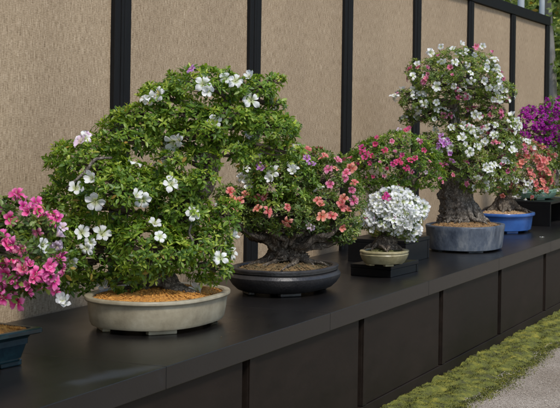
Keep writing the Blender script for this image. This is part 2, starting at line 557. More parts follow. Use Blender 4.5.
# ------------------------------------------------------------------ setting
BT = 0.55           # height of the bench top
MBx = MB()
gx = np.array([-60, 0, 30, 160.0]); gy = np.array([-120, 0, 3, 120.0])
V = [(x, y, -0.012) for y in gy for x in gx]
Q = [(j * 4 + i, j * 4 + i + 1, j * 4 + i + 5, j * 4 + i + 4) for j in range(3) for i in range(3)]
tag(MBx.add(V, [Q]).build('ground', M['earth']), kind='structure')
# gravel path: a wavy edge against the moss
xs = np.arange(-10, 40, 0.06)
wav = 1.862 + 0.014 * np.sin(xs * 3.1 + 0.7) + 0.012 * np.sin(xs * 7.7) + 0.008 * np.sin(xs * 17.3)
V = np.vstack([np.stack([xs, np.full_like(xs, -6.0), np.zeros_like(xs)], 1), np.stack([xs, wav, np.zeros_like(xs)], 1)])
n = len(xs); i = np.arange(n - 1)
tag(MB().add(V, [np.stack([i, i + 1, n + i + 1, n + i], 1)]).build('gravel_path', M['gravel']), kind='structure')


def moss_strip():
    mb = MB()
    x = np.arange(4.8, 16.0, 0.01); nx = len(x)
    y = np.linspace(0, 1, 30); ny = len(y)
    X, T = np.meshgrid(x, y)
    edge = np.interp(X, xs, wav) - 0.02
    Y = edge + (2.30 - edge) * T
    g = np.random.default_rng(3)
    H = np.zeros_like(X)
    for sc, am, nn_ in ((4, .007, 6), (11, .006, 8), (26, .004, 8), (60, .003, 8)):
        for _ in range(nn_):
            a = g.uniform(0, 6.28); H += am / 2 * np.sin(sc * 2 * (X * math.cos(a) + Y * math.sin(a)) + g.uniform(0, 6.28))
    # separate cushions
    for _ in range(900):
        cx, cy, r_ = 5 + 10 * g.random() ** 1.5, g.uniform(1.87, 2.2), g.uniform(.02, .055)
        m_ = np.abs(X[0] - cx) < r_
        d2 = ((X[:, m_] - cx) ** 2 + (Y[:, m_] - cy) ** 2) / r_ ** 2
        H[:, m_] = np.maximum(H[:, m_], np.where(d2 < 1, np.sqrt(np.clip(1 - d2, 0, 1)) * r_ * .26 + H[:, m_] * .5, -9))
    prof = np.clip(T / 0.22, 0, 1) ** 0.6
    Z = -0.008 + prof * (0.016 + np.maximum(H, -0.012))
    V = np.stack([X, Y, Z], -1).reshape(-1, 3)
    ii, jj = np.meshgrid(np.arange(nx - 1), np.arange(ny - 1))
    b = (jj * nx + ii).ravel()
    mb.add(V, [np.stack([b, b + 1, b + nx + 1, b + nx], 1)])
    # moss fronds, some straying out over the gravel
    K = 190000
    fx = 5.2 + 9.5 * g.random(K) ** 1.7
    ft = 1 - (g.random(K) * 1.22) ** 0.9
    rim = g.random(K) < .16
    ft = np.where(rim, g.normal(0.0, .05, K), ft)
    ft = np.where((ft < 0) & ~rim, ft * g.random(K) ** 1.5 * 1.2, ft)
    ix = np.clip(((fx - x[0]) / 0.01).astype(int), 0, nx - 2)
    fc = np.clip(ft, 0, .999)
    iy = np.minimum((fc * (ny - 1)).astype(int), ny - 2)
    yy = Y[0, ix] + (Y[-1, ix] - Y[0, ix]) * ft
    zz = np.maximum(np.where(ft > 0, Z[iy, ix], 0.0), 0.002)
    p = np.stack([fx, yy, zz - .002], 1)
    a = g.uniform(0, 6.28, K); L = g.uniform(.004, .011, K) * (1 + .5 * np.sin(fx * 9) * np.sin(yy * 31)); wd = g.uniform(.0016, .0036, K)
    lean = g.uniform(.3, 1.45, K)
    d = np.stack([np.cos(a) * np.sin(lean), np.sin(a) * np.sin(lean), np.cos(lean)], 1)
    sd = np.stack([-np.sin(a), np.cos(a), np.zeros(K)], 1)
    V = np.stack([p - sd * wd[:, None], p + sd * wd[:, None], p + d * L[:, None]], 1).reshape(-1, 3)
    mb.add(V, [np.arange(3 * K).reshape(-1, 3)])
    return mb.build('moss', M['moss'], smooth=True)


tag(moss_strip(), 'yellow green moss strip along the foot of the dark bench', 'moss', kind='stuff')

# pebbles and crumbs lying on the gravel: uncountable litter
mb = MB()
g = np.random.default_rng(11)
ico = np.array([(1, 0, 0), (-1, 0, 0), (0, 1, 0), (0, -1, 0), (0, 0, 1), (0, 0, -1)], float)
icf = np.array([(0, 2, 4), (2, 1, 4), (1, 3, 4), (3, 0, 4), (2, 0, 5), (1, 2, 5), (3, 1, 5), (0, 3, 5)])


def lumps(mb, pts, size, g, flat=0.7):
    K = len(pts)
    s = size * g.uniform(0.55, 1.35, (K, 1, 1)) * g.uniform(0.7, 1.3, (K, 6, 1))
    a = g.uniform(0, 6.28, K)
    c, sn = np.cos(a), np.sin(a)
    V = ico[None].repeat(K, 0) * s
    x = V[..., 0] * c[:, None] - V[..., 1] * sn[:, None]
    y = V[..., 0] * sn[:, None] + V[..., 1] * c[:, None]
    V = np.stack([x, y, V[..., 2] * flat], -1) + pts[:, None]
    F = (icf[None] + (np.arange(K) * 6)[:, None, None]).reshape(-1, 3)
    mb.add(V.reshape(-1, 3), [F])


K = 12000
pts = np.stack([5.5 + 7 * g.random(K) ** 1.3, 1.90 - 1.6 * g.random(K) ** 1.5, np.full(K, 0.002)], 1)
lumps(mb, pts, 0.0034, g)
M['pebble'] = noise_mat('pebble', [(0.16, 0.13, 0.10), (0.29, 0.25, 0.20), (0.46, 0.41, 0.35)], 40, (0.85, 1.0), 0)
tag(mb.build('gravel', M['pebble']), 'loose grey gravel grains scattered over the path beside the moss', 'gravel', kind='stuff')

# ---------------------------- panel wall
WALL_Y = 3.203
PX0, PS = 5.566, 1.463
wall = empty('panel_wall', (9.0, WALL_Y, 0), 'tall screen wall of tan woven panels in a black timber frame behind the bench', 'wall')
ks = list(range(-3, 7))
PW = 0.145
for k in ks:
    x = PX0 + PS * k
    mb = MB()
    hw = PW / 2 if k < 6 else 0.07
    mb.box(x - hw, x + hw, WALL_Y - 0.022, WALL_Y + 0.07, 0, 2.405, 0.003)
    # two shallow battens on the face of each post
    mb.box(x - hw * 0.28, x + hw * 0.05, WALL_Y - 0.026, WALL_Y - 0.0215, 0.01, 2.40, 0.001)
    mb.box(x + hw * 0.12, x + hw * 0.95, WALL_Y - 0.025, WALL_Y - 0.0215, 0.01, 2.40, 0.001)
    mb.build('post', M['frame'], wall)
    if k < 6:
        mb = MB()
        x0, x1 = x + PW / 2 + .001, x + PS - (PW / 2 if k < 5 else .07) - .001
        nx = 10
        px = np.linspace(x0, x1, nx); pz = np.linspace(0.0, 2.404, 14)
        X, Z = np.meshgrid(px, pz)
        gg = np.random.default_rng(100 + k)
        Y = WALL_Y - 0.002 - 0.0025 * np.sin(X * 5.1 + k) * np.sin(Z * 3.3 + k)
        V = np.stack([X, Y, Z], -1).reshape(-1, 3)
        ii, jj = np.meshgrid(np.arange(nx - 1), np.arange(13)); b = (jj * nx + ii).ravel()
        mb.add(V, [np.stack([b, b + 1, b + nx + 1, b + nx], 1)])
        mb.box(x0, x1, WALL_Y + 0.006, WALL_Y + 0.03, 0.0, 2.404)
        mb.build('woven_panel', M['weave'], wall)
mb = MB()
mb.box(PX0 - 3 * PS - 0.1, PX0 + 6 * PS + 0.072, WALL_Y - 0.03, WALL_Y + 0.075, 2.407, 2.50, 0.004)
mb.build('top_rail', M['frame'], wall)

# ---------------------------- display bench
B0, B1 = 2.145, 3.165
bench = empty('display_bench', (9.0, 2.6, 0), 'long black display bench with dark brown panelled front carrying the bonsai', 'bench')
seams = [1.17, 2.62, 4.07, 5.552, 6.957, 8.40, 9.85, 11.3, 12.75, 14.2, 15.65]
for a, b in zip(seams[:-1], seams[1:]):
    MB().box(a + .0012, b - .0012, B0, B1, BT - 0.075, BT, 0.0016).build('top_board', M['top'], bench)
sx0, sp = 4.765, 1.252
SL = 0.05
for k in range(-3, 9):
    x0 = sx0 + sp * k; x1 = x0 + sp - SL
    mb = MB()
    mb.box(x0, x1, B0 + 0.022, B0 + 0.055, 0.068, BT - 0.076, 0.002)
    mb.build('front_panel', M['panel'], bench)
    mb = MB()
    mb.box(x0 + .0005, x0 + 0.05, B0 + 0.014, B0 + 0.0215, 0.069, BT - 0.0765, 0.0015)
    mb.build('stile', M['panel'], bench)
mb = MB(); mb.box(sx0 - 3 * sp - .1, sx0 + 9 * sp, B0 + 0.095, B0 + 0.12, 0.0, BT - 0.077); mb.build('recess_board', M['slot'], bench)
mb = MB(); mb.box(sx0 - 3 * sp - .1, sx0 + 9 * sp, B0 + 0.016, B0 + 0.06, 0.0, 0.066, 0.002); mb.build('plinth', M['panel'], bench)

# ------------------------------------------------------------------ bonsai machinery
class Lobes:
    def __init__(self, z0, scale=None):
        self.z0 = z0; self.c = []; self.r = []

    def add(self, px, py, rx, ry, dd=0.0, rd=None):
        d = self.z0 + dd
        s = FPX / d
        self.c.append(atdepth(px, py, d))
        self.r.append((rx / s, (rd if rd is not None else 0.5 * (rx + ry) / s * 1.05), ry / s))

    def fin(self):
        self.c = np.array(self.c); self.r = np.array(self.r)   # axes: RGT, FWD, UP
        self.A = np.stack([RGT, FWD, UP], 0)
        return self

    def local(self, p, i):
        return ((p - self.c[i]) @ self.A.T) / self.r[i]

    def hit(self, px, py, infl=1.0):
        r = ray(px, py); best = None
        for i in range(len(self.c)):
            o = ((CAM - self.c[i]) @ self.A.T) / (self.r[i] * infl); d = (r @ self.A.T) / (self.r[i] * infl)
            a, b, c = d @ d, 2 * o @ d, o @ o - 1
            D = b * b - 4 * a * c
            if D < 0: continue
            t = (-b - math.sqrt(D)) / (2 * a)
            if best is None or t < best[0]:
                p = CAM + r * t
                nrm = (self.local(p, i) / self.r[i]) @ self.A
                best = (t, p, nrm / np.linalg.norm(nrm))
        if best is None:
            return atdepth(px, py, self.z0), -FWD * 0.8 + UP * 0.6
        return best[1], best[2]

    def shell(self, dens, g, rmin=0.70, under=0.45):
        P, Nn, L = [], [], []
        for i in range(len(self.c)):
            a, b, c = self.r[i]
            area = 4 * math.pi * (((a * b) ** 1.6 + (a * c) ** 1.6 + (b * c) ** 1.6) / 3) ** (1 / 1.6)
            k = int(dens * area)
            u = g.normal(size=(k, 3)); u /= np.linalg.norm(u, axis=1)[:, None]
            # patchy coverage: clumps and gaps
            ph = np.zeros(k)
            for _ in range(5):
                d = g.normal(size=3); d /= np.linalg.norm(d)
                ph += np.sin(g.uniform(4, 9) * (u @ d) + g.uniform(0, 6.28))
            keep = (ph > -1.6 + g.normal(0, .5, k)) & ((u[:, 2] > -0.25) | (g.random(k) < under))
            u, ph = u[keep], ph[keep]
            rr = np.clip(1.0 - np.abs(g.normal(0, 0.16, len(u))) + 0.03 * ph + g.normal(0, .03, len(u)), rmin - .1, 1.14)[:, None]
            p = self.c[i] + ((u * rr) * self.r[i]) @ self.A
            n = (u / self.r[i]) @ self.A
            n /= np.linalg.norm(n, axis=1)[:, None]
            ins = np.zeros(len(p), bool)
            for j in range(len(self.c)):
                if j != i:
                    q = self.local(p, j)
                    ins |= (q * q).sum(1) < 0.55
            P.append(p[~ins]); Nn.append(n[~ins]); L.append(np.full((~ins).sum(), i))
        return np.vstack(P), np.vstack(Nn), np.concatenate(L)


def leaves(mb, P, Nn, size, g, k=6, width=0.40, young=0.2, upbias=0.6):
    """rosettes of folded lance-shaped leaves at the points P"""
    K = len(P)
    ax = Nn + UP * upbias + g.normal(0, .35, (K, 3))
    ax /= np.linalg.norm(ax, axis=1)[:, None]
    t = np.cross(ax, g.normal(size=(K, 3))); t /= np.linalg.norm(t, axis=1)[:, None]
    b = np.cross(ax, t)
    top = np.clip(0.5 + 0.5 * ax[:, 2], 0, 1)
    yng = g.random(K) < young * (0.4 + top)
    base_t = np.clip(0.33 + 0.18 * g.normal(size=K) + 0.18 * yng, 0, 1)
    for j in range(k):
        phi = j * 2 * math.pi / k * 1.0 + g.normal(0, .28, K)
        inner = (j % 3 == 0)
        el = g.uniform(0.55, 1.15, K) if inner else g.uniform(-0.1, 0.65, K)
        rad = t * np.cos(phi)[:, None] + b * np.sin(phi)[:, None]
        l = rad * np.cos(el)[:, None] + ax * np.sin(el)[:, None]
        w = np.cross(ax, rad)
        w = w + ax * g.normal(0, .25, K)[:, None]
        w /= np.linalg.norm(w, axis=1)[:, None]
        nn = np.cross(l, w)
        nn *= np.sign((nn * ax).sum(1))[:, None] + 1e-9
        L = (size * g.uniform(.55, 1.35, K) * (0.75 if inner else 1.0))[:, None]
        W = L * width * 0.5 * g.uniform(.85, 1.2, (K, 1))
        o = P + ax * (size * g.uniform(-.25, .15, K))[:, None] + l * L * 0.08
        dr = g.uniform(.02, .22, (K, 1))
        def pt(s, side, lift): return o + l * L * s + w * W * side + nn * L * lift - nn * L * dr * s * s
        V = np.stack([pt(0, 0, 0), pt(.30, .86, .05), pt(.32, 0, 0), pt(.30, -.86, .05),
                      pt(.66, .88, .05), pt(.68, 0, 0.005), pt(.66, -.88, .05), pt(1, 0, 0)], 1)
        s = np.arange(K)[:, None] * 8
        tri = np.vstack([s + np.array([[0, 2, 1]]), s + np.array([[0, 3, 2]]), s + np.array([[4, 5, 7]]), s + np.array([[5, 6, 7]])])
        quad = np.vstack([s + np.array([[1, 2, 5, 4]]), s + np.array([[2, 3, 6, 5]])])
        tt = np.clip(base_t + (0.28 * yng if inner else 0.0) + g.normal(0, .09, K), 0, 1)
        T = np.repeat(np.stack([tt, np.where(g.random(K) < .018, g.uniform(.4, 1, K), 0), np.zeros(K)], 1), 8, 0)
        mb.add(V.reshape(-1, 3), [tri, quad], T)


def blossom_mesh(name, mat, seed, ruf=0.10, open_=1.0, stamen=True, cl=1.0):
    g = np.random.default_rng(seed)
    mb = MB()
    ns, nw = 6, 5
    SS = np.array([0.06, .28, .52, .76, .93, 1.0])
    for k in range(5):
        a0 = k * 2 * math.pi / 5 + g.normal(0, .12)
        s = SS[:, None]; q = np.linspace(-1, 1, nw)[None]
        hw = np.interp(SS, [0.06, .28, .52, .76, .93, 1.0], [.06, .17, .31, .36, .25, .07])[:, None]
        r = s * g.uniform(.84, 1.14) * (1 - 0.07 * q * q * (s > .7))
        lat = hw * q * g.uniform(.88, 1.12)
        z = -0.40 + 0.42 * np.clip(s / 0.6, 0, 1) ** 0.8 + 0.10 * (1 - open_) * s - 0.20 * open_ * g.uniform(.4, 1.5) * np.clip((s - .5) / .5, 0, 1) ** 2
        z = z + 0.09 * q * q * s - 0.03 * (1 - abs(q)) * s + 0.03 * (k % 2) + ruf * s * (np.sin(q * 3.5 + g.uniform(0, 6)) * .5 + g.normal(0, .3, (ns, nw)) * (s > .6)) * .7
        r = r * (cl + (1 - cl) * .3 * s); lat = lat * (cl * .5 + .5)
        z = z + (1 - cl) * 1.1 * s
        r = r + 0 * q; lat = lat + 0 * s
        x = r * math.cos(a0) - lat * math.sin(a0); y = r * math.sin(a0) + lat * math.cos(a0)
        V = np.stack([x, y, z], -1).reshape(-1, 3)
        ii, jj = np.meshgrid(np.arange(nw - 1), np.arange(ns - 1)); b = (jj * nw + ii).ravel()
        tnt = np.stack([(s + 0 * q).ravel(), np.zeros(ns * nw), np.zeros(ns * nw)], 1)
        mb.add(V, [np.stack([b, b + 1, b + nw + 1, b + nw], 1)], tnt)
    if stamen:
        for k in range(6):
            a = g.uniform(0, 6.28); t = g.uniform(.1, .35)
            e = np.array([math.cos(a) * t, math.sin(a) * t, g.uniform(.05, .28)])
            st = MB(); st.tube([(0, 0, -.4), e * .5 + np.array([0, 0, -.1]), e], [.014, .012, .022], n=3, sub=1)
            mb.add(st.V[0], [f for f in st.F], None, mi=1)
    o = mb.build(name, [mat, M['stamen']], smooth=True)
    me = o.data
    bpy.data.objects.remove(o)
    return me


BL = {}
for c in ('white', 'blush', 'hotpink', 'rose', 'coral', 'lilac', 'purple', 'magenta', 'deep_rose'):
    BL[c] = [blossom_mesh('blossom_' + c, M[c], 40 + v, (0.10, 0.16, 0.24, 0.2, 0.3)[v], (1.0, 0.4, 1.25, 0.1, 1.6)[v], True, (1, .92, 1, .62, 1)[v]) for v in range(5)]


def put_blossom(root, p, nrm, color, rad, g, face_cam=0.40):
    d = np.asarray(nrm) * 0.8 - FWD * face_cam + UP * 0.22 + g.normal(0, .50, 3)
    q = Vector(d).to_track_quat('Z', 'Y') @ Quaternion((0, 0, 1), g.uniform(0, 6.28))
    o = bpy.data.objects.new('blossom', BL[color][int(g.integers(5))])
    o.location = Vector(p) - root.location
    o.rotation_mode = 'QUATERNION'; o.rotation_quaternion = q
    s = rad * g.uniform(.74, 1.18)
    o.scale = (s, s * g.uniform(.88, 1.1), s * g.uniform(.8, 1.2))
    COL.objects.link(o); o.parent = root
    return o


def oval(n, a, b, e=2.4):
    t = np.linspace(0, 2 * math.pi, n, endpoint=False)
    c, s = np.cos(t), np.sin(t)
    return np.stack([a * np.sign(c) * np.abs(c) ** (2 / e), b * np.sign(s) * np.abs(s) ** (2 / e)], 1)


def rect(n, a, b, cor=0.02):
    # rounded rectangle outline, n points per corner
    out = []
    for sx, sy, a0 in ((1, 1, 0), (-1, 1, 90), (-1, -1, 180), (1, -1, 270)):
        for k in range(n):
            t = math.radians(a0 + 90 * k / (n - 1))
            out.append((sx * (a - cor) + cor * math.cos(t), sy * (b - cor) + cor * math.sin(t)))
    return np.array(out)


def make_pot(root, c, L, W, H, prof, mat, rot=0.0, foot_h=0.016, shape='oval', soil_mat=None, soil_drop=0.012, e=2.4, feet=4, mound=0.03, granules=500, gsize=0.005, seed=0):
    """prof: list of (inset from rim outline in m (negative = bulge), height fraction) from foot to lip"""
    n = 96 if shape == 'oval' else 0
    c = np.asarray(c, float)
    R = np.array([[math.cos(rot), -math.sin(rot)], [math.sin(rot), math.cos(rot)]])

    def ring(ins, z):
        o = oval(96, L / 2 - ins, W / 2 - ins, e) if shape == 'oval' else rect(6, L / 2 - ins, W / 2 - ins)
        o = o @ R.T
        return np.hstack([o, np.full((len(o), 1), z)]) + c
    rings = [ring(i, foot_h + (H - foot_h) * h) for i, h in prof]
    last = prof[-1][0]
    rings += [ring(last + 0.004, H + .001), ring(last + 0.022, H), ring(last + 0.028, H - 0.006), ring(last + 0.030, H - 0.05 if H > .09 else H * .5)]
    m = len(rings); k = len(rings[0])
    V = np.vstack(rings + [rings[0].mean(0)[None]])
    i = np.arange(m - 1)[:, None] * k; j = np.arange(k)[None]; j2 = (j + 1) % k
    Q = np.stack([i + j, i + j2, i + k + j2, i + k + j], -1).reshape(-1, 4)
    jj = np.arange(k)
    bot = np.stack([np.full(k, m * k), (jj + 1) % k, jj], 1)
    pot = MB().add(V, [Q, bot]).build('pot', mat, root, smooth=True)
    # auto-sharp where the profile turns
    for p in pot.data.polygons: p.use_smooth = True
    try:
        pot.data.set_sharp_from_angle(angle=math.radians(32))
    except Exception:
        pass
    # feet
    i0 = prof[0][0]
    fa = [math.radians(a) for a in ((40, 140, 220, 320) if feet == 4 else (0, 90, 180, 270))]
    for a in fa:
        o = np.array([(L / 2 - i0) * 0.93 * math.cos(a), (W / 2 - i0) * 0.90 * math.sin(a)])
        if shape == 'rect':
            o = np.array([(L / 2 - i0) * 0.86 * np.sign(math.cos(a)), (W / 2 - i0) * 0.84 * np.sign(math.sin(a))])
        tang = math.atan2((W / 2) * math.cos(a), -(L / 2) * math.sin(a))
        if shape == 'rect': tang = 0
        w2 = 0.05 * L / 0.6
        Mx = np.eye(4)
        ang = tang + rot
        Mx[:2, :2] = [[math.cos(ang), -math.sin(ang)], [math.sin(ang), math.cos(ang)]]
        oo = R @ o
        Mx[:3, 3] = (c[0] + oo[0], c[1] + oo[1], c[2])
        MB().box(-w2, w2, -0.016, 0.016, 0.0005, foot_h + 0.004, 0.004, Mx).build('foot', mat, pot)
    # soil with a mound and loose granules
    g = np.random.default_rng(seed + 500)
    rr = np.linspace(0, 1, 14)
    base = (oval(60, L / 2 - last - .029, W / 2 - last - .029, e) if shape == 'oval' else rect(15, L / 2 - last - .029, W / 2 - last - .029))
    Vs = []
    for r in rr:
        z = H - soil_drop + mound * (1 - r ** 2) + (0.003 * g.normal(size=60) if r < .97 else 0)
        o = base @ R.T * max(r, .001)
        Vs.append(np.hstack([o, np.broadcast_to(np.asarray(z), (60,))[:, None]]) + c)
    i = np.arange(13)[:, None] * 60; j = np.arange(60)[None]; j2 = (j + 1) % 60
    Q = np.stack([i + j, i + j2, i + 60 + j2, i + 60 + j], -1).reshape(-1, 4)
    mb = MB().add(np.vstack(Vs), [Q])
    r = np.sqrt(g.random(granules)) * .98; idx = g.integers(60, size=granules)
    o = base[idx] @ R.T * r[:, None]
    pts = np.hstack([o, (H - soil_drop + mound * (1 - r ** 2) + .0015)[:, None]]) + c
    lumps(mb, pts, gsize, g, 0.9)
    mb.build('soil', soil_mat, root)
    return pot


PROF_CREAM = [(0.036, 0), (0.028, .02), (0.022, .12), (0.016, .45), (0.012, .75), (0.012, .84), (0.003, .86), (0.0, .90), (0.0, .97), (.002, 1)]
PROF_DRUM = [(0.050, 0), (0.030, .06), (0.008, .25), (-0.008, .48), (-0.010, .62), (-0.002, .74), (0.012, .79), (0.012, .82), (0.002, .83), (0.002, .90), (0.0, .905), (0.0, .97), (.003, 1)]
PROF_FLARE = [(0.052, 0), (0.050, .04), (0.053, .05), (0.053, .09), (0.048, .10), (0.034, .62), (0.037, .63), (0.026, .80), (0.004, .84), (0.0, .87), (0.0, .97), (.003, 1)]
PROF_PLAIN = [(0.028, 0), (0.018, .03), (0.010, .4), (0.004, .8), (0.0, .95), (.003, 1)]
PROF_BLUE = [(0.040, 0), (0.030, .03), (0.024, .3), (0.018, .72), (0.016, .80), (0.002, .83), (0.0, .86), (0.0, .96), (.003, 1)]
PROF_SMALL = [(0.036, 0), (0.024, .05), (0.010, .35), (0.001, .7), (0.006, .82), (0.0, .86), (0.0, .96), (.002, 1)]


def trunk_branches(root, base, tpath, trad, lobes, bark, g, roots=8, root_len=0.14, root_r=0.018, n=28, amp=.07, br=0.016, twigs=26, ground_z=None, twig_mat=None, main_from=0.35):
    mb = MB()
    mb.tube(tpath, trad, n=n, amp=amp, sub=10, kmin=3, kmax=9)
    b0 = np.asarray(base)
    for k in range(roots):
        a = 2 * math.pi * k / max(1, roots) + g.normal(0, .25)
        d = np.array([math.cos(a), math.sin(a), 0])
        s = np.array([-d[1], d[0], 0]) * g.normal(0, .3)
        r0 = trad[0] * .62
        L = root_len * g.uniform(.7, 1.25)
        P = [b0 + d * r0 * .55 + UP * (trad[0] * .75), b0 + d * (r0 + L * .15) + UP * trad[0] * .30, b0 + (d + s * .4) * (r0 + L * .45) + UP * .014,
             b0 + (d + s) * (r0 + L * .8) + UP * .004, b0 + (d + s * 1.3) * (r0 + L) - UP * .012]
        mb.tube(P, [root_r * 1.5, root_r * 1.15, root_r * .85, root_r * .5, root_r * .2], n=8, amp=.12, sub=4)
    tr = mb.build('trunk', bark, root, smooth=True)
    # limbs to every lobe, twigs to its skin
    mb = MB()
    T, Rr = spline(np.asarray(tpath, float), np.asarray(trad, float), 8)
    for i in range(len(lobes.c)):
        c = lobes.c[i]
        below = T[:, 2] < c[2] + 0.02
        s = np.linspace(0, 1, len(T))
        d2 = ((T - c) ** 2).sum(1) + np.where(below, 0, 1.0) + np.where(s < main_from, .5, 0)
        k = int(np.argmin(d2))
        p0 = T[k]; L = np.linalg.norm(c - p0)
        r0 = min(br * (0.7 + L * 1.2), Rr[k] * .8)
        v = c - p0
        sag = UP * (0.12 * L) * g.uniform(-.2, 1)
        sd = np.cross(v, UP) * g.normal(0, .14)
        P = [p0, p0 + v * .33 + sag * .7 + sd, p0 + v * .66 + sag * .6 - sd * .6, c - UP * lobes.r[i][2] * .25]
        mb.tube(P, [r0, r0 * .75, r0 * .55, r0 * .35], n=8, amp=.10, sub=5)
        for q in range(twigs):
            u = g.normal(size=3); u /= np.linalg.norm(u); u[2] = abs(u[2]) * 1.0 - .25
            e = c + ((u * g.uniform(.65, .98)) * lobes.r[i]) @ lobes.A
            st = p0 + v * g.uniform(.55, 1.0) + sag * .3
            mid = (st + e) / 2 + g.normal(0, .10, 3) * np.linalg.norm(e - st)
            rt = r0 * .22 + .0012
            mb.tube([st, mid, e], [rt, rt * .7, .001], n=4, sub=3, cap=False)
    mb.build('branches', twig_mat or M['twig'], root, smooth=True)
    return tr


def fill_blossoms(root, lobes, count, colors, rad, g, front=None):
    """extra blossoms on the sides and back of the crown (or only the front)"""
    k = 0
    while k < count:
        i = int(g.integers(len(lobes.c)))
        u = g.normal(size=3); u /= np.linalg.norm(u)
        if u[2] < -.35: continue
        if front is True and u[1] > 0.15: continue
        if front is False and u[1] < 0.15: continue
        p = lobes.c[i] + (u * lobes.r[i]) @ lobes.A
        if any((lobes.local(p, j) ** 2).sum() < .8 for j in range(len(lobes.c)) if j != i): continue
        n = (u / lobes.r[i]) @ lobes.A; n /= np.linalg.norm(n)
        put_blossom(root, p, n, colors[int(g.integers(len(colors)))], rad, g, 0.25 if front else 0.0)
        k += 1


def foliage(root, lobes, mat, dens, size, g, young=.2, k=6, name='foliage', **kw):
    P, Nn, L = lobes.shell(dens, g, **kw)
    mb = MB()
    leaves(mb, P, Nn, size, g, k=k, young=young)
    return mb.build(name, mat, root, smooth=True)


def put_list(root, lobes, lst, color, rad, g, infl=1.03):
    for (x, y) in lst:
        p, n = lobes.hit(x, y, infl)
        put_blossom(root, p, n, color, rad, g)


GRP = 'flowering azalea bonsai on the bench'

# ------------------------------------------------------------------ B: large green and white bonsai, cream pot
g = np.random.default_rng(21)
cB = onz(159, 293, BT + 0.125); cB[2] = BT
tB = empty('bonsai', cB, 'large bright green azalea bonsai with scattered white blossoms in a wide cream oval pot', 'bonsai', GRP)
make_pot(tB, cB, 0.70, 0.50, 0.130, PROF_CREAM, M['pot_cream'], rot=0.03, soil_mat=M['akadama'], feet=4, granules=1500, gsize=.0042, seed=1, foot_h=.018, mound=.03)
zB = depth_of(cB)
lb = Lobes(zB)
for a in [(86, 163, 40, 26), (68, 205, 27, 34, .05), (127, 137, 36, 20), (118, 195, 44, 34, -.08), (92, 245, 40, 34, -.05), (146, 250, 38, 32, -.14),
          (182, 210, 30, 24, -.06), (203, 245, 30, 36, -.02), (216, 268, 15, 16, -.02), (160, 96, 22, 14), (205, 86, 42, 20, .02), (250, 92, 26, 17, .02),
          (196, 137, 30, 15, -.05), (262, 130, 34, 21, .05), (228, 148, 22, 11, .0), (74, 278, 26, 15), (126, 280, 18, 14, -.12), (275, 105, 10, 8, .05), (285, 150, 18, 10, .06), (60, 265, 22, 22, .02), (160, 178, 26, 12, .1), (186, 114, 24, 10, -.05), (226, 117, 26, 12, -.05), (206, 158, 18, 9, -.12), (203, 178, 15, 8, -.16), (180, 186, 24, 13, -.12), (140, 116, 28, 11), (244, 158, 14, 12, .02), (206, 132, 16, 10, -.14), (172, 255, 26, 18, -.16), (228, 215, 12, 18, -.04), (158, 124, 22, 10, -.04), (146, 140, 22, 14), (172, 160, 18, 10, -.1), (288, 128, 12, 12, .08), (275, 82, 10, 8, .05), (46, 225, 12, 22), (54, 250, 12, 20)]:
    lb.add(*a)
lb.fin()
bz = cB + UP * 0.135
A_ = lambda x, y, dd=0: atdepth(x, y, zB + dd)
trunk_branches(tB, bz, [A_(152, 287), A_(155, 262, .02), A_(168, 232, .03), A_(186, 205, .02), A_(204, 183, 0), A_(212, 150, .02), A_(222, 115, .02), A_(232, 95, .02)],
               [.085, .058, .048, .043, .044, .036, .022, .012], lb, M['bark_brown'], g, roots=8, root_len=.10, root_r=.020, br=.012, twigs=22)
# bare pale jin hanging at the right of the trunk
mb = MB()
mb.tube([A_(186, 218, -.12), A_(191, 224, -.13), A_(189, 233, -.14), A_(193, 243, -.14), A_(188, 252, -.13), A_(190, 262, -.12)], [.005, .005, .0045, .005, .004, .003], n=7, amp=.12, sub=5)
mb.build('dead_branch', M['bark_grey'], tB, smooth=True)
mb = MB()
mb.tube([A_(66, 188, -.14), A_(85, 172, -.15), A_(95, 160, -.14), A_(112, 158, -.12)], [.004, .006, .006, .004], n=7, amp=.12, sub=5)
mb.build('dead_branch', M['bark_grey'], tB, smooth=True)
foliage(tB, lb, M['leaf_bright'], 2500, .0245, g, young=.5)
put_list(tB, lb, [(204, 84), (208, 90), (178, 141), (173, 143), (236, 80), (226, 78), (250, 77), (150, 100), (158, 94), (214, 122), (135, 162), (136, 196), (143, 200), (95, 202), (103, 233), (90, 243), (86, 248), (155, 223), (193, 213),
               (171, 183), (220, 258), (102, 283), (82, 232), (166, 148), (197, 290), (160, 236), (84, 138), (251, 100), (76, 188), (233, 236), (147, 97), (70, 262), (92, 178)], 'white', .037, g, 1.10)
put_list(tB, lb, [(85, 137), (80, 141)], 'blush', .034, g, 1.12)
put_list(tB, lb, [(191, 68)], 'lilac', .018, g, 1.2)
fill_blossoms(tB, lb, 22, ['white'], .030, g, front=False)

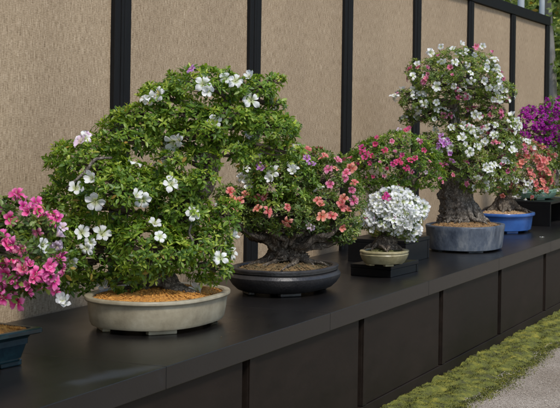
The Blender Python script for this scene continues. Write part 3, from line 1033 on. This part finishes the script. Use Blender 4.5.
# ------------------------------------------------------------------ C: coral azalea, dark drum pot
g = np.random.default_rng(22)
cC = onz(285.5, 265, BT + .125); cC[2] = BT
tC = empty('bonsai', cC, 'spreading multi-branched azalea bonsai with coral blossoms in a dark oval clay pot', 'bonsai', GRP)
make_pot(tC, cC, 0.64, 0.46, 0.125, PROF_DRUM, M['pot_black'], rot=0.0, soil_mat=M['soil_mixed'], feet=4, granules=900, gsize=.005, seed=2, foot_h=.016, mound=.035)
zC = depth_of(cC)
lb = Lobes(zC)
for a in [(244, 204, 30, 17, -.03), (286, 174, 36, 26, -.03), (330, 182, 28, 28, .02), (290, 214, 42, 17, -.1), (335, 222, 26, 15), (226, 196, 13, 13), (312, 158, 22, 11, .08), (353, 205, 12, 26, .04), (260, 172, 24, 18), (318, 205, 24, 18, -.08), (268, 150, 22, 11, .03), (262, 222, 22, 8, -.1), (302, 226, 24, 8, -.1), (345, 232, 14, 8), (236, 213, 17, 10), (320, 233, 16, 6, .1), (252, 230, 18, 6, -.06), (340, 238, 15, 6, -.02), (284, 230, 18, 6, -.14)]:
    lb.add(*a)
lb.fin()
A_ = lambda x, y, dd=0: atdepth(x, y, zC + dd)
trunk_branches(tC, cC + UP * .135, [A_(286, 262), A_(284, 250, .01), A_(281, 238, .02), A_(284, 222, .02), A_(288, 205, .02), A_(288, 185)], [.105, .075, .055, .042, .034, .02], lb, M['bark_brown'], g, roots=18, root_len=.11, root_r=.013, br=.014, twigs=34, amp=.13, main_from=.12)
mb = MB()
for P, r in ([[A_(282, 250, -.05), A_(262, 240, -.07), A_(248, 232, -.04), A_(232, 215, 0)], .018], [[A_(290, 252, -.05), A_(306, 244, -.08), A_(322, 240, -.04), A_(340, 228, 0)], .017],
             [[A_(288, 250, -.03), A_(302, 236, -.05), A_(312, 226, 0), A_(330, 205, .02)], .015], [[A_(284, 248, -.05), A_(272, 234, -.09), A_(268, 222, -.05), A_(256, 200, 0)], .015],
             [[A_(280, 246, -.04), A_(258, 236, -.10), A_(240, 228, -.08), A_(222, 212, -.04)], .013], [[A_(292, 246, -.06), A_(312, 238, -.11), A_(334, 232, -.09), A_(350, 218, -.04)], .014],
             [[A_(284, 246, -.08), A_(278, 236, -.12), A_(262, 230, -.12), A_(250, 216, -.08)], .012], [[A_(290, 244, -.08), A_(296, 234, -.13), A_(306, 230, -.12), A_(322, 214, -.08)], .012],
             [[A_(288, 246, .05), A_(310, 240, .10), A_(330, 236, .12), A_(346, 220, .10)], .014], [[A_(282, 246, .05), A_(262, 240, .10), A_(244, 234, .10), A_(230, 216, .08)], .014],
             [[A_(300, 250, -.04), A_(322, 246, -.02), A_(345, 236, .02), A_(352, 222, .03)], .014]):
    P = [P[0]] + [p_ + g.normal(0, .012, 3) for q_ in range(len(P) - 1) for p_ in ((P[q_] * .5 + P[q_ + 1] * .5), P[q_ + 1])]
    mb.tube(P, np.linspace(r * 1.25, r * .45, len(P)), n=16, amp=.16, sub=7)
mb.build('limbs', M['bark_brown'], tC, smooth=True)
foliage(tC, lb, M['leaf_deep'], 2700, .019, g, young=.22)
lb2 = Lobes(zC)
for a in [(282, 166, 30, 24, -.08), (270, 192, 24, 16, -.12), (300, 185, 20, 24, -.1), (252, 160, 18, 14, .0)]: lb2.add(*a)
lb2.fin()
foliage(tC, lb2, M['leaf_bright'], 1700, .023, g, young=.3, name='bright_foliage')
CO = [(308, 149), (322, 157), (351, 168), (336, 168), (341, 203), (347, 210), (320, 205), (322, 216), (332, 215), (342, 228), (288, 207), (349, 165), (325, 155), (246, 193), (239, 200), (232, 198), (236, 206), (258, 198), (264, 195), (269, 211), (257, 208), (225, 202), (231, 191), (287, 223), (343, 198), (318, 200), (303, 152), (341, 207), (354, 182)]
put_list(tC, lb, CO, 'coral', .027, g, 1.10)
put_list(tC, lb, [(354, 200), (330, 184), (345, 178), (262, 200), (338, 160), (346, 172), (328, 168), (352, 190)], 'rose', .025, g, 1.08)
put_list(tC, lb, [(297, 150), (294, 168), (318, 188), (246, 168), (241, 178), (248, 183), (272, 172), (271, 178), (296, 146), (293, 171), (290, 163)], 'white', .032, g, 1.12)
put_list(tC, lb, [(312, 228), (309, 226)], 'blush', .02, g)
put_list(tC, lb, [(307, 158), (312, 164), (257, 163), (261, 168)], 'lilac', .026, g, 1.15)
fill_blossoms(tC, lb, 22, ['coral', 'coral', 'white'], .026, g, front=False)

# ------------------------------------------------------------------ D: small white azalea on a low black stand
def box_stand(name, label, cx, cy, L, W, h, rot=0.0, group=None, legs=False, z=BT):
    root = empty(name, (cx, cy, z), label, 'stand', group)
    Mx = np.eye(4)
    Mx[:2, :2] = [[math.cos(rot), -math.sin(rot)], [math.sin(rot), math.cos(rot)]]
    Mx[:3, 3] = (cx, cy, z)
    t = 0.022
    MB().box(-L / 2, L / 2, -W / 2, W / 2, h - t, h, .003, Mx).build('top_board', M['stand'], root)
    for s in (-1, 1):
        MB().box(s * (L / 2 - .012) - .012, s * (L / 2 - .012) + .012, -W / 2 + .002, W / 2 - .002, .0005, h - t - .0005, .002, Mx).build('end_panel', M['stand'], root)
    if not legs:
        for s in (-1, 1):
            MB().box(-L / 2 + .0255, L / 2 - .0255, s * (W / 2 - .014) - .009, s * (W / 2 - .014) + .009, .0005, h - t - .0005, .002, Mx).build('side_panel', M['stand'], root)
    return root


box_stand('display_stand', 'low black stand under the small white azalea', 7.20, 2.468, .40, .235, .062, -0.06, 'black display stands')
g = np.random.default_rng(23)
HD = BT + .0625
cD = onz(384.5, 250, HD + .078); cD[2] = HD
tD = empty('bonsai', cD, 'small azalea bonsai smothered in white blossoms in an olive cream pot', 'bonsai', GRP)
make_pot(tD, cD, 0.30, 0.245, 0.078, PROF_SMALL, M['pot_olive'], soil_mat=M['mossdark'], feet=4, granules=200, gsize=.003, seed=3, foot_h=.01, mound=.025)
zD = depth_of(cD)
lb = Lobes(zD)
for a in [(394, 207, 27, 18), (374, 221, 17, 8, -.02), (397, 222, 23, 10, -.05), (417, 211, 11, 11), (411, 230, 8, 10, -.02), (394, 196, 18, 9), (404, 215, 18, 14, -.05)]:
    lb.add(*a)
lb.fin()
A_ = lambda x, y, dd=0: atdepth(x, y, zD + dd)
trunk_branches(tD, cD + UP * .088, [A_(386, 248), A_(387, 240), A_(389, 232, .01), A_(392, 220, .01), A_(394, 205)], [.070, .056, .042, .022, .012], lb, M['bark_brown'], g, roots=8, root_len=.06, root_r=.012, br=.010, twigs=14, amp=.10)
foliage(tD, lb, M['leaf_deep'], 1890, .016, g, young=.2)
lbd = Lobes(zD)
for a in [(376, 229, 14, 6, -.02), (398, 233, 17, 5, -.04), (410, 236, 8, 6), (366, 222, 12, 7)]: lbd.add(*a)
lbd.fin()
foliage(tD, lbd, M['leaf_deep'], 2600, .015, g, young=.3, name='lower_foliage')
put_list(tD, lb, [(384, 197), (388, 198), (386, 194)], 'magenta', .021, g, 1.12)
put_list(tD, lb, [(366, 217)], 'magenta', .016, g, 1.1)
put_list(tD, lb, [(394, 217), (375, 218)], 'blush', .017, g, 1.1)
# one hundred largest blossoms as parts, the rest one mass
cnt = 0
spots = []
tries = 0
while len(spots) < 94 and tries < 6000:
    tries += 1
    x, y = g.uniform(354, 430), g.uniform(186, 243)
    if any((x - q[0]) ** 2 + (y - q[1]) ** 2 < 11 for q in spots) or (x - 386) ** 2 + (y - 197) ** 2 < 16: continue
    ok = False
    for i in range(len(lb.c)):
        r = ray(x, y); o = ((CAM - lb.c[i]) @ lb.A.T) / lb.r[i]; d = (r @ lb.A.T) / lb.r[i]
        if (2 * o @ d) ** 2 - 4 * (d @ d) * (o @ o - 1) >= 0: ok = True
    if ok:
        spots.append((x, y))
put_list(tD, lb, spots, 'white', .028, g, 1.05)


def blossom_mass(root, lobes, count, color, rad, g, pred):
    mb = MB(); k = 0
    while k < count:
        i = int(g.integers(len(lobes.c)))
        u = g.normal(size=3); u /= np.linalg.norm(u)
        if not pred(u): continue
        p = lobes.c[i] + (u * lobes.r[i] * g.uniform(.9, 1.04)) @ lobes.A
        n = (u / lobes.r[i]) @ lobes.A; n /= np.linalg.norm(n)
        d = n + UP * .2 + g.normal(0, .35, 3)
        R = (Vector(d).to_track_quat('Z', 'Y') @ Quaternion((0, 0, 1), g.uniform(0, 6.28))).to_matrix()
        me = BL[color][int(g.integers(5))]
        co = np.empty(len(me.vertices) * 3); me.vertices.foreach_get('co', co)
        co = co.reshape(-1, 3)[:150] * rad * g.uniform(.8, 1.2)
        V = co @ np.array(R).T + p
        nw, ns = 5, 6
        ii, jj = np.meshgrid(np.arange(nw - 1), np.arange(ns - 1)); b = (jj * nw + ii).ravel()
        Q = np.stack([b, b + 1, b + nw + 1, b + nw], 1)
        Q = np.vstack([Q + 30 * t for t in range(5)])
        tnt = np.tile(np.stack([np.repeat(np.array([0.06, .28, .52, .76, .93, 1.0]), nw), np.zeros(30), np.zeros(30)], 1), (5, 1))
        mb.add(V, [Q], tnt); k += 1
    return tag(mb.build('blossom_mass', M[color], root, smooth=True), kind='stuff')


blossom_mass(tD, lb, 140, 'white', .024, g, lambda u: u[2] > -.45)

# ------------------------------------------------------------------ E: pink azalea on the taller black stand
box_stand('display_stand', 'taller black box stand behind the small white azalea', 7.95, 2.70, .46, .36, .135, 0.0, 'black display stands')
g = np.random.default_rng(24)
HE = BT + .1355
cE = np.array([8.0, 2.68, HE])
tE = empty('bonsai', cE, 'rounded green azalea bonsai with small pink blossoms in a yellow green pot', 'bonsai', GRP)
make_pot(tE, cE, 0.40, 0.33, 0.16, PROF_PLAIN, M['pot_yellow'], soil_mat=M['mossdark'], feet=4, granules=150, gsize=.004, seed=4, mound=.02)
zE = depth_of(cE)
lb = Lobes(zE)
for a in [(385, 162, 36, 24), (358, 167, 16, 17), (416, 164, 27, 26), (400, 145, 28, 14), (368, 184, 22, 9), (431, 176, 15, 14), (378, 150, 20, 12), (400, 182, 24, 10)]:
    lb.add(*a)
lb.fin()
A_ = lambda x, y, dd=0: atdepth(x, y, zE + dd)
trunk_branches(tE, cE + UP * .165, [cE + UP * .16, A_(408, 198), A_(410, 185), A_(402, 170), A_(396, 155)], [.05, .034, .028, .022, .012], lb, M['bark_brown'], g, roots=6, root_len=.07, root_r=.014, br=.014, twigs=24)
foliage(tE, lb, M['leaf_bright'], 2300, .020, g, young=.22)
put_list(tE, lb, [(362, 148), (375, 144), (372, 156), (365, 157), (377, 137), (406, 130), (424, 150), (399, 160), (410, 160), (393, 164), (407, 168), (373, 177), (358, 162), (345, 160), (367, 153), (361, 152), (409, 128), (396, 162), (400, 164), (376, 146), (350, 158), (385, 150), (370, 163), (355, 165), (388, 168), (402, 155), (415, 158)], 'deep_rose', .023, g, 1.05)
put_list(tE, lb, [(380, 162), (392, 141), (422, 143), (430, 161), (395, 152), (443, 182), (440, 178), (420, 141), (366, 178), (384, 176), (412, 172)], 'rose', .018, g, 1.06)
put_list(tE, lb, [(426, 172), (399, 130), (418, 140)], 'blush', .018, g)
fill_blossoms(tE, lb, 16, ['rose'], .020, g, front=False)

# ------------------------------------------------------------------ F: tall white and pink azalea, slate pot
g = np.random.default_rng(25)
cF = onz(465.5, 224, BT + .165); cF[2] = BT
tF = empty('bonsai', cF, 'tall thick-trunked azalea bonsai with tiered white and pink blossoms in a slate blue pot', 'bonsai', GRP)
make_pot(tF, cF, 0.66, 0.485, 0.165, PROF_PLAIN, M['pot_slate'], soil_mat=M['akadama_dull'], feet=4, granules=700, gsize=.0055, seed=5, foot_h=.01, mound=.035)
zF = depth_of(cF)
lb = Lobes(zF)
for a in [(430, 76, 25, 20), (463, 65, 34, 18), (488, 84, 18, 20), (452, 94, 34, 15), (410, 96, 17, 7, -.05), (424, 112, 20, 11), (488, 98, 22, 7), (447, 149, 24, 14, .02), (480, 146, 26, 16), (470, 170, 26, 19, -.12), (500, 150, 16, 22), (488, 178, 20, 16, -.06), (432, 140, 13, 9, -.02), (437, 150, 9, 12, -.12), (440, 116, 16, 8), (410, 120, 10, 6), (505, 125, 14, 12), (458, 148, 24, 14, -.2), (450, 168, 20, 11, -.2), (424, 158, 12, 10, .02), (488, 128, 22, 9), (462, 131, 18, 7, -.12), (470, 80, 30, 14, -.12), (440, 84, 22, 12, -.1), (438, 118, 18, 10), (472, 116, 20, 10), (492, 112, 14, 10), (500, 168, 16, 16), (420, 104, 22, 9, -.05), (506, 92, 10, 10), (508, 142, 14, 13), (506, 172, 13, 16), (476, 186, 18, 8, -.1)]:
    lb.add(*a)
lb.fin()
A_ = lambda x, y, dd=0: atdepth(x, y, zF + dd)
trunk_branches(tF, cF + UP * .19, [A_(458, 224), A_(458, 214), A_(457, 200), A_(455, 184), A_(455, 165), A_(457, 145), A_(455, 125), A_(455, 108), A_(458, 88), A_(460, 72)],
               [.135, .112, .100, .088, .070, .052, .034, .026, .020, .012], lb, M['bark_grey'], g, roots=16, root_len=.07, root_r=.018, br=.016, twigs=24, amp=.10, n=56)
foliage(tF, lb, M['leaf_olive'], 2300, .019, g, young=.3)
zc = lambda L: [(385 + x / 4.08, 35 + y / 4.08) for x, y in L]
z2 = lambda L: [(420 + x / 5.1, 120 + y / 5.1) for x, y in L]
put_list(tF, lb, zc([(190, 72), (227, 48), (275, 55), (310, 38), (330, 65), (232, 108), (285, 108), (338, 122), (365, 82), (398, 45), (447, 95), (415, 140), (352, 155), (210, 210), (145, 235), (37, 245), (36, 260), (162, 278), (210, 275), (210, 305), (133, 310), (280, 210), (305, 220), (350, 190), (405, 185), (425, 215), (455, 135), (470, 165), (470, 215), (440, 265), (247, 305), (365, 325), (385, 330), (130, 122), (115, 165), (180, 66)]), 'white', .031, g, 1.10)
put_list(tF, lb, zc([(98, 135), (172, 135), (150, 195), (168, 180), (135, 130), (265, 130), (275, 165), (300, 255), (373, 45), (440, 65), (430, 325), (472, 308), (485, 180), (160, 190)]), 'rose', .024, g, 1.05)
put_list(tF, lb, z2([(80, 48), (160, 38), (215, 40), (215, 80), (300, 55), (330, 110), (380, 72), (285, 85), (345, 255), (370, 230), (335, 240), (260, 45), (360, 250)]) + [(487, 127), (512, 115), (517, 120), (482, 131), (484, 142), (493, 135), (508, 122), (500, 100), (508, 98), (497, 88), (515, 132), (520, 126), (503, 158), (512, 150), (498, 165), (470, 152), (462, 138), (478, 178), (445, 140)], 'white', .031, g, 1.10)
put_list(tF, lb, z2([(320, 40), (380, 110), (240, 325), (170, 280), (115, 310)]) + [(491, 115), (502, 112), (493, 142), (498, 142)], 'rose', .022, g, 1.05)
put_list(tF, lb, z2([(105, 75), (90, 130), (125, 120), (140, 100), (155, 170), (165, 205), (150, 120), (95, 155), (110, 105)]), 'lilac', .024, g, 1.25)
blossom_mass(tF, lb, 150, 'white', .028, g, lambda u: u[2] > -.3)
blossom_mass(tF, lb, 80, 'rose', .026, g, lambda u: u[2] > -.3)

# ------------------------------------------------------------------ G: coral and white azalea, cobalt pot
g = np.random.default_rng(26)
cG = onz(504, 212, BT + .15); cG[2] = BT
tG = empty('bonsai', cG, 'azalea bonsai covered in coral and white blossoms in a glossy cobalt blue pot', 'bonsai', GRP)
make_pot(tG, cG, 0.60, 0.45, 0.15, PROF_BLUE, M['pot_blue'], soil_mat=M['akadama_pale'], feet=4, granules=300, gsize=.006, seed=6, foot_h=.018, mound=.03)
zG = depth_of(cG)
lb = Lobes(zG)
for a in [(517, 150, 20, 14), (514, 168, 28, 16), (542, 168, 14, 22), (500, 184, 20, 11, -.03), (524, 184, 22, 14, -.04), (545, 184, 9, 12), (530, 155, 14, 14), (505, 160, 16, 12, .05)]:
    lb.add(*a)
lb.fin()
A_ = lambda x, y, dd=0: atdepth(x, y, zG + dd)
trunk_branches(tG, cG + UP * .165, [A_(503, 214), A_(504, 204), A_(507, 194), A_(512, 180), A_(516, 165)], [.11, .075, .055, .036, .018], lb, M['bark_brown'], g, roots=9, root_len=.09, root_r=.02, br=.016, twigs=16, amp=.1)
foliage(tG, lb, M['leaf_olive'], 1092, .023, g, young=.2)
z3 = lambda L: [(480 + x / 4.08, 110 + y / 4.08) for x, y in L]
co = z3([(80, 235), (105, 230), (130, 215), (160, 225), (185, 205), (185, 180), (140, 240), (200, 260), (210, 280), (240, 180), (235, 205), (245, 225), (260, 205), (275, 245), (295, 275), (255, 300), (270, 325), (245, 320), (210, 350), (95, 345), (250, 190), (265, 320), (220, 265), (290, 290), (170, 215), (120, 222), (95, 240), (225, 195), (245, 235), (280, 255), (255, 285), (230, 300), (195, 190), (270, 215), (205, 245)])
put_list(tG, lb, co, 'coral', .031, g, 1.06)
put_list(tG, lb, z3([(95, 285), (150, 290), (175, 290), (205, 290), (205, 315), (185, 330), (155, 355), (115, 290), (125, 270), (115, 140), (160, 115), (190, 125), (215, 155), (130, 150), (175, 120), (140, 285), (195, 300), (200, 130), (150, 125), (90, 280), (145, 350), (120, 205)]), 'white', .028, g, 1.06)
put_list(tG, lb, z3([(185, 150), (190, 170), (175, 160)]), 'rose', .024, g, 1.06)
blossom_mass(tG, lb, 110, 'coral', .028, g, lambda u: u[0] > -.2 and u[2] > -.5)
blossom_mass(tG, lb, 45, 'white', .024, g, lambda u: u[0] < .3 and u[2] < .5)

# ------------------------------------------------------------------ H: purple azalea on a black table stand
box_stand('display_stand', 'black table-shaped stand under the purple azalea at the bench end', 11.72, 2.68, .80, .42, .20, 0.0, 'black display stands', legs=True)
g = np.random.default_rng(27)
cH = np.array([11.72, 2.70, BT + .2005])
tH = empty('bonsai', cH, 'deep purple flowering azalea bonsai in a pale green pot at the right end', 'bonsai', GRP)
make_pot(tH, cH, 0.50, 0.36, 0.085, PROF_SMALL, M['pot_green'], soil_mat=M['mossdark'], feet=4, granules=100, gsize=.005, seed=7, foot_h=.012, mound=.02)
zH = depth_of(cH)
lb = Lobes(zH)
for a in [(540, 122, 20, 14), (556, 111, 18, 14), (528, 137, 13, 10), (545, 137, 12, 12), (566, 128, 18, 18), (533, 116, 14, 10)]:
    lb.add(*a)
lb.fin()
A_ = lambda x, y, dd=0: atdepth(x, y, zH + dd)
lbg = Lobes(zH)
for a in [(562, 152, 16, 16), (548, 160, 12, 10), (575, 150, 14, 20)]: lbg.add(*a)
lbg.fin()
trunk_branches(tH, cH + UP * .09, [cH + UP * .08, A_(553, 180), A_(551, 165), A_(548, 145), A_(549, 125)], [.06, .042, .034, .024, .014], lb, M['bark_brown'], g, roots=6, root_len=.07, root_r=.014, br=.014, twigs=14)
foliage(tH, lb, M['leaf_olive'], 630, .026, g, young=.1)
foliage(tH, lbg, M['leaf_deep'], 1470, .026, g, young=.25, name='lower_foliage')
spots = []; tries = 0
while len(spots) < 84 and tries < 4000:
    tries += 1
    x, y = g.uniform(514, 572), g.uniform(95, 150)
    if any((x - q[0]) ** 2 + (y - q[1]) ** 2 < 7 for q in spots): continue
    for i in range(len(lb.c)):
        r = ray(x, y); o = ((CAM - lb.c[i]) @ lb.A.T) / lb.r[i]; d = (r @ lb.A.T) / lb.r[i]
        if (2 * o @ d) ** 2 - 4 * (d @ d) * (o @ o - 1) >= 0:
            spots.append((x, y)); break
put_list(tH, lb, spots, 'purple', .027, g, 1.05)
blossom_mass(tH, lb, 150, 'purple', .025, g, lambda u: u[2] > -.5)

# ------------------------------------------------------------------ I: last white azalea, cut by the frame
g = np.random.default_rng(28)
cI = np.array([13.3, 2.72, BT])
tI = empty('bonsai', cI, 'leafy azalea with white blossoms cut off by the right picture edge', 'bonsai', GRP)
make_pot(tI, cI, 0.60, 0.46, 0.16, PROF_PLAIN, M['pot_slate'], soil_mat=M['mossdark'], feet=4, granules=80, gsize=.006, seed=8, mound=.03)
zI = depth_of(cI)
lb = Lobes(zI)
for a in [(574, 172, 22, 16), (592, 165, 22, 20), (582, 150, 22, 18), (566, 186, 14, 10)]: lb.add(*a)
lb.fin()
A_ = lambda x, y, dd=0: atdepth(x, y, zI + dd)
trunk_branches(tI, cI + UP * .16, [cI + UP * .15, A_(584, 188), A_(582, 175), A_(580, 155)], [.08, .055, .04, .018], lb, M['bark_brown'], g, roots=6, root_len=.07, root_r=.016, br=.014, twigs=14)
foliage(tI, lb, M['leaf_deep'], 1092, .027, g, young=.3)
put_list(tI, lb, [(557, 166), (559, 172), (556, 176), (558, 183), (559, 190), (555, 170), (564, 166), (568, 175), (575, 160), (580, 180), (590, 170), (572, 186), (585, 150)], 'white', .032, g, 1.06)
fill_blossoms(tI, lb, 8, ['white'], .03, g)

# ------------------------------------------------------------------ A: hot pink azalea, navy rectangular pot, left edge
g = np.random.default_rng(29)
HA = 0.125
rc = onz(45, 327, BT + HA)               # the rim corner that shows
rot = -0.10
LA, WA = 0.62, 0.44
R2 = np.array([[math.cos(rot), -math.sin(rot)], [math.sin(rot), math.cos(rot)]])
cA = np.array([*(rc[:2] - R2 @ np.array([LA / 2, -WA / 2])), BT])
tA = empty('bonsai', cA, 'hot pink azalea bonsai at the left edge in a flared navy rectangular pot', 'bonsai', GRP)
make_pot(tA, cA, LA, WA, HA, PROF_FLARE, M['pot_navy'], rot=rot, shape='rect', soil_mat=M['akadama'], feet=4, granules=1500, gsize=.0045, seed=9, foot_h=.018, mound=.03, soil_drop=.007)
zA = 4.55
lb = Lobes(zA)
for a in [(22, 222, 32, 20, .0), (48, 236, 22, 16, .05), (12, 250, 40, 20, -.1), (30, 272, 34, 20, -.1), (-5, 270, 34, 26, -.05), (8, 292, 30, 12, -.08), (-40, 235, 45, 40), (-80, 260, 40, 36), (-45, 205, 40, 22), (62, 268, 10, 16, -.02), (4, 212, 20, 14)]:
    lb.add(*a)
lb.fin()
A_ = lambda x, y, dd=0: atdepth(x, y, zA + dd)
trunk_branches(tA, cA + UP * .13, [cA + UP * .12, A_(-45, 305, .02), A_(-40, 280), A_(-35, 255), A_(-30, 225)], [.07, .05, .04, .03, .015], lb, M['bark_brown'], g, roots=8, root_len=.09, root_r=.018, br=.016, twigs=16)
foliage(tA, lb, M['leaf_deep'], 1512, .027, g, young=.18)
put_list(tA, lb, [(25, 203), (31, 207), (36, 202), (38, 211), (21, 197), (53, 222), (57, 218), (10, 219), (5, 241), (8, 245), (12, 246), (3, 235), (16, 194), (30, 265), (15, 277), (12, 262), (2, 267), (2, 280), (0, 290), (36, 274), (29, 285), (29, 293), (16, 303), (47, 270), (50, 276), (53, 285), (55, 291), (45, 277), (23, 260), (3, 298), (17, 282), (40, 279), (5, 275), (42, 214), (28, 212), (49, 267), (-4, 226), (54, 280), (33, 279), (20, 270), (24, 206)], 'hotpink', .027, g, 1.04)
put_list(tA, lb, [(37, 233), (21, 250), (18, 264), (23, 270)], 'rose', .027, g, 1.04)
put_list(tA, lb, [(43, 245), (63, 299), (63, 303)], 'white', .030, g, 1.04)
put_list(tA, lb, [(63, 227), (58, 235), (57, 246), (55, 248)], 'blush', .026, g, 1.04)
fill_blossoms(tA, lb, 26, ['hotpink'], .029, g)

# fallen petals on the bench
pp = onz(542, 238, BT)
o = bpy.data.objects.new('fallen_blossom', BL['white'][1]); o.location = (pp[0], pp[1], BT + .006); o.scale = (.02, .02, .012)
COL.objects.link(o); tag(o, 'single fallen white blossom lying on the bare bench near the blue pot', 'blossom')

lp = onz(221, 337, BT)
mb = MB(); gl = np.random.default_rng(5)
leaves(mb, np.array([[lp[0], lp[1], BT + .004]]), np.array([[0, 0, 1.0]]), .020, gl, k=1, width=.5, upbias=0)
for v_ in mb.V: v_[:, 2] = BT + .0015 + (v_[:, 2] - v_[:, 2].min()) * .35
mb.T = [np.tile([[.3, 1.0, 0]], (len(v_), 1)) for v_ in mb.V]
tag(mb.build('fallen_leaf', M['leaf_deep'], smooth=True, origin=(lp[0], lp[1], BT)), 'small brown fallen leaf on the bench in front of the cream pot', 'leaf')

# ------------------------------------------------------------------ beyond the wall
def big_tree(x, y, h, cr_, lobes_, label, seed, bark, dens=60, leaf=.11, lean=0.0, tr=.16, young=.3):
    g = np.random.default_rng(seed)
    root = empty('tree', (x, y, 0), label, 'tree', 'trees beyond the wall')
    b = np.array([x, y, 0.0])
    P = [b - UP * .1, b + UP * h * .3 + np.array([lean * .4, 0, 0]), b + UP * h * .6 + np.array([lean * .7, .1, 0]), b + UP * h * .95 + np.array([lean, 0, 0])]
    mb = MB(); mb.tube(P, [tr * 1.25, tr, tr * .75, tr * .2], n=16, amp=.05, sub=8)
    for k in range(7):
        a = g.uniform(0, 6.28); z = h * g.uniform(.35, .85)
        p = b + UP * z + np.array([lean * z / h, 0, 0])
        d = np.array([math.cos(a), math.sin(a), .6]) * cr_ * .7
        mb.tube([p, p + d * .5 + UP * .1, p + d], [tr * .4, tr * .25, tr * .08], n=7, amp=.06, sub=4)
    mb.build('trunk', bark, root, smooth=True)
    lb = Lobes(10.0); lb.c = []; lb.r = []
    for k in range(lobes_):
        a = g.uniform(0, 6.28); rr = cr_ * math.sqrt(g.random()) * .8
        z = h * g.uniform(.12, 1.0)
        lb.c.append(b + np.array([math.cos(a) * rr, math.sin(a) * rr, z])); s = g.uniform(.35, .6) * cr_
        lb.r.append((s, s, s * .62))
    lb.fin()
    P, Nn, L = lb.shell(dens, g, under=.8)
    mb = MB(); leaves(mb, P, Nn, leaf, g, k=5, width=.5, young=young, upbias=.3)
    mb.build('crown', M['leaf_far'], root, smooth=True)
    return root


big_tree(15.45, 3.36, 5.6, .95, 17, 'slender pale-trunked leafy tree showing just past the wall end', 61, M['bark_pale'], dens=75, leaf=.075, tr=.045, young=.45)
big_tree(20.5, 3.2, 6.5, 1.5, 30, 'dark leafy tree behind the purple azalea at the right edge', 62, M['bark_brown'], dens=60, leaf=.11)
big_tree(17.0, 5.6, 6.5, 1.5, 26, 'sunlit leafy tree behind the metal poles above the wall top', 63, M['bark_brown'], dens=60, leaf=.11, young=.5)
big_tree(21.5, 5.6, 7.5, 2.0, 34, 'tall spreading tree farthest back above the wall corner', 64, M['bark_brown'], dens=45, leaf=.13)
big_tree(23.5, 2.0, 6.0, 1.8, 30, 'bushy dark tree farthest to the right beyond the bench end', 65, M['bark_brown'], dens=45, leaf=.13)


def hedge():
    g = np.random.default_rng(70)
    root = empty('hedge', (27, 4, 0), 'tall dark clipped hedge closing the view behind the trees', 'hedge')
    MB().box(27.0, 28.2, -6, 14, 0, 7.0, .1).build('inner_growth', M['leafcore'], root)
    K = 9000
    P = np.stack([26.95 - .1 * g.random(K), g.uniform(-6, 14, K), g.uniform(0, 7, K)], 1)
    Nn = np.tile(np.array([[-1.0, 0, 0.1]]), (K, 1))
    mb = MB(); leaves(mb, P, Nn, .14, g, k=5, width=.5, young=.15, upbias=.3)
    mb.build('leaves', M['leaf_far'], root)


M['leafcore'] = noise_mat('hedge_core', [(0.012, 0.02, 0.008), (0.03, 0.045, 0.016)], 3, (0.9, 1), 0.5, 12)
hedge()
for px, rad, lab in ((521, .036, 'nearer pale blue grey metal pole rising behind the wall top'), (542, .030, 'farther pale blue grey metal pole close to the wall end')):
    r = ray(px, 5); t = 14.6 if px == 521 else 14.9
    p = CAM + r * t
    mb = MB(); mb.tube([(p[0], p[1], 0), (p[0], p[1], 2.5), (p[0], p[1], 5.0)], [rad] * 3, n=16, sub=1)
    o = mb.build('pole', M['pole'], smooth=True, origin=(p[0], p[1], 0)); tag(o, lab, 'pole', 'poles behind the wall')
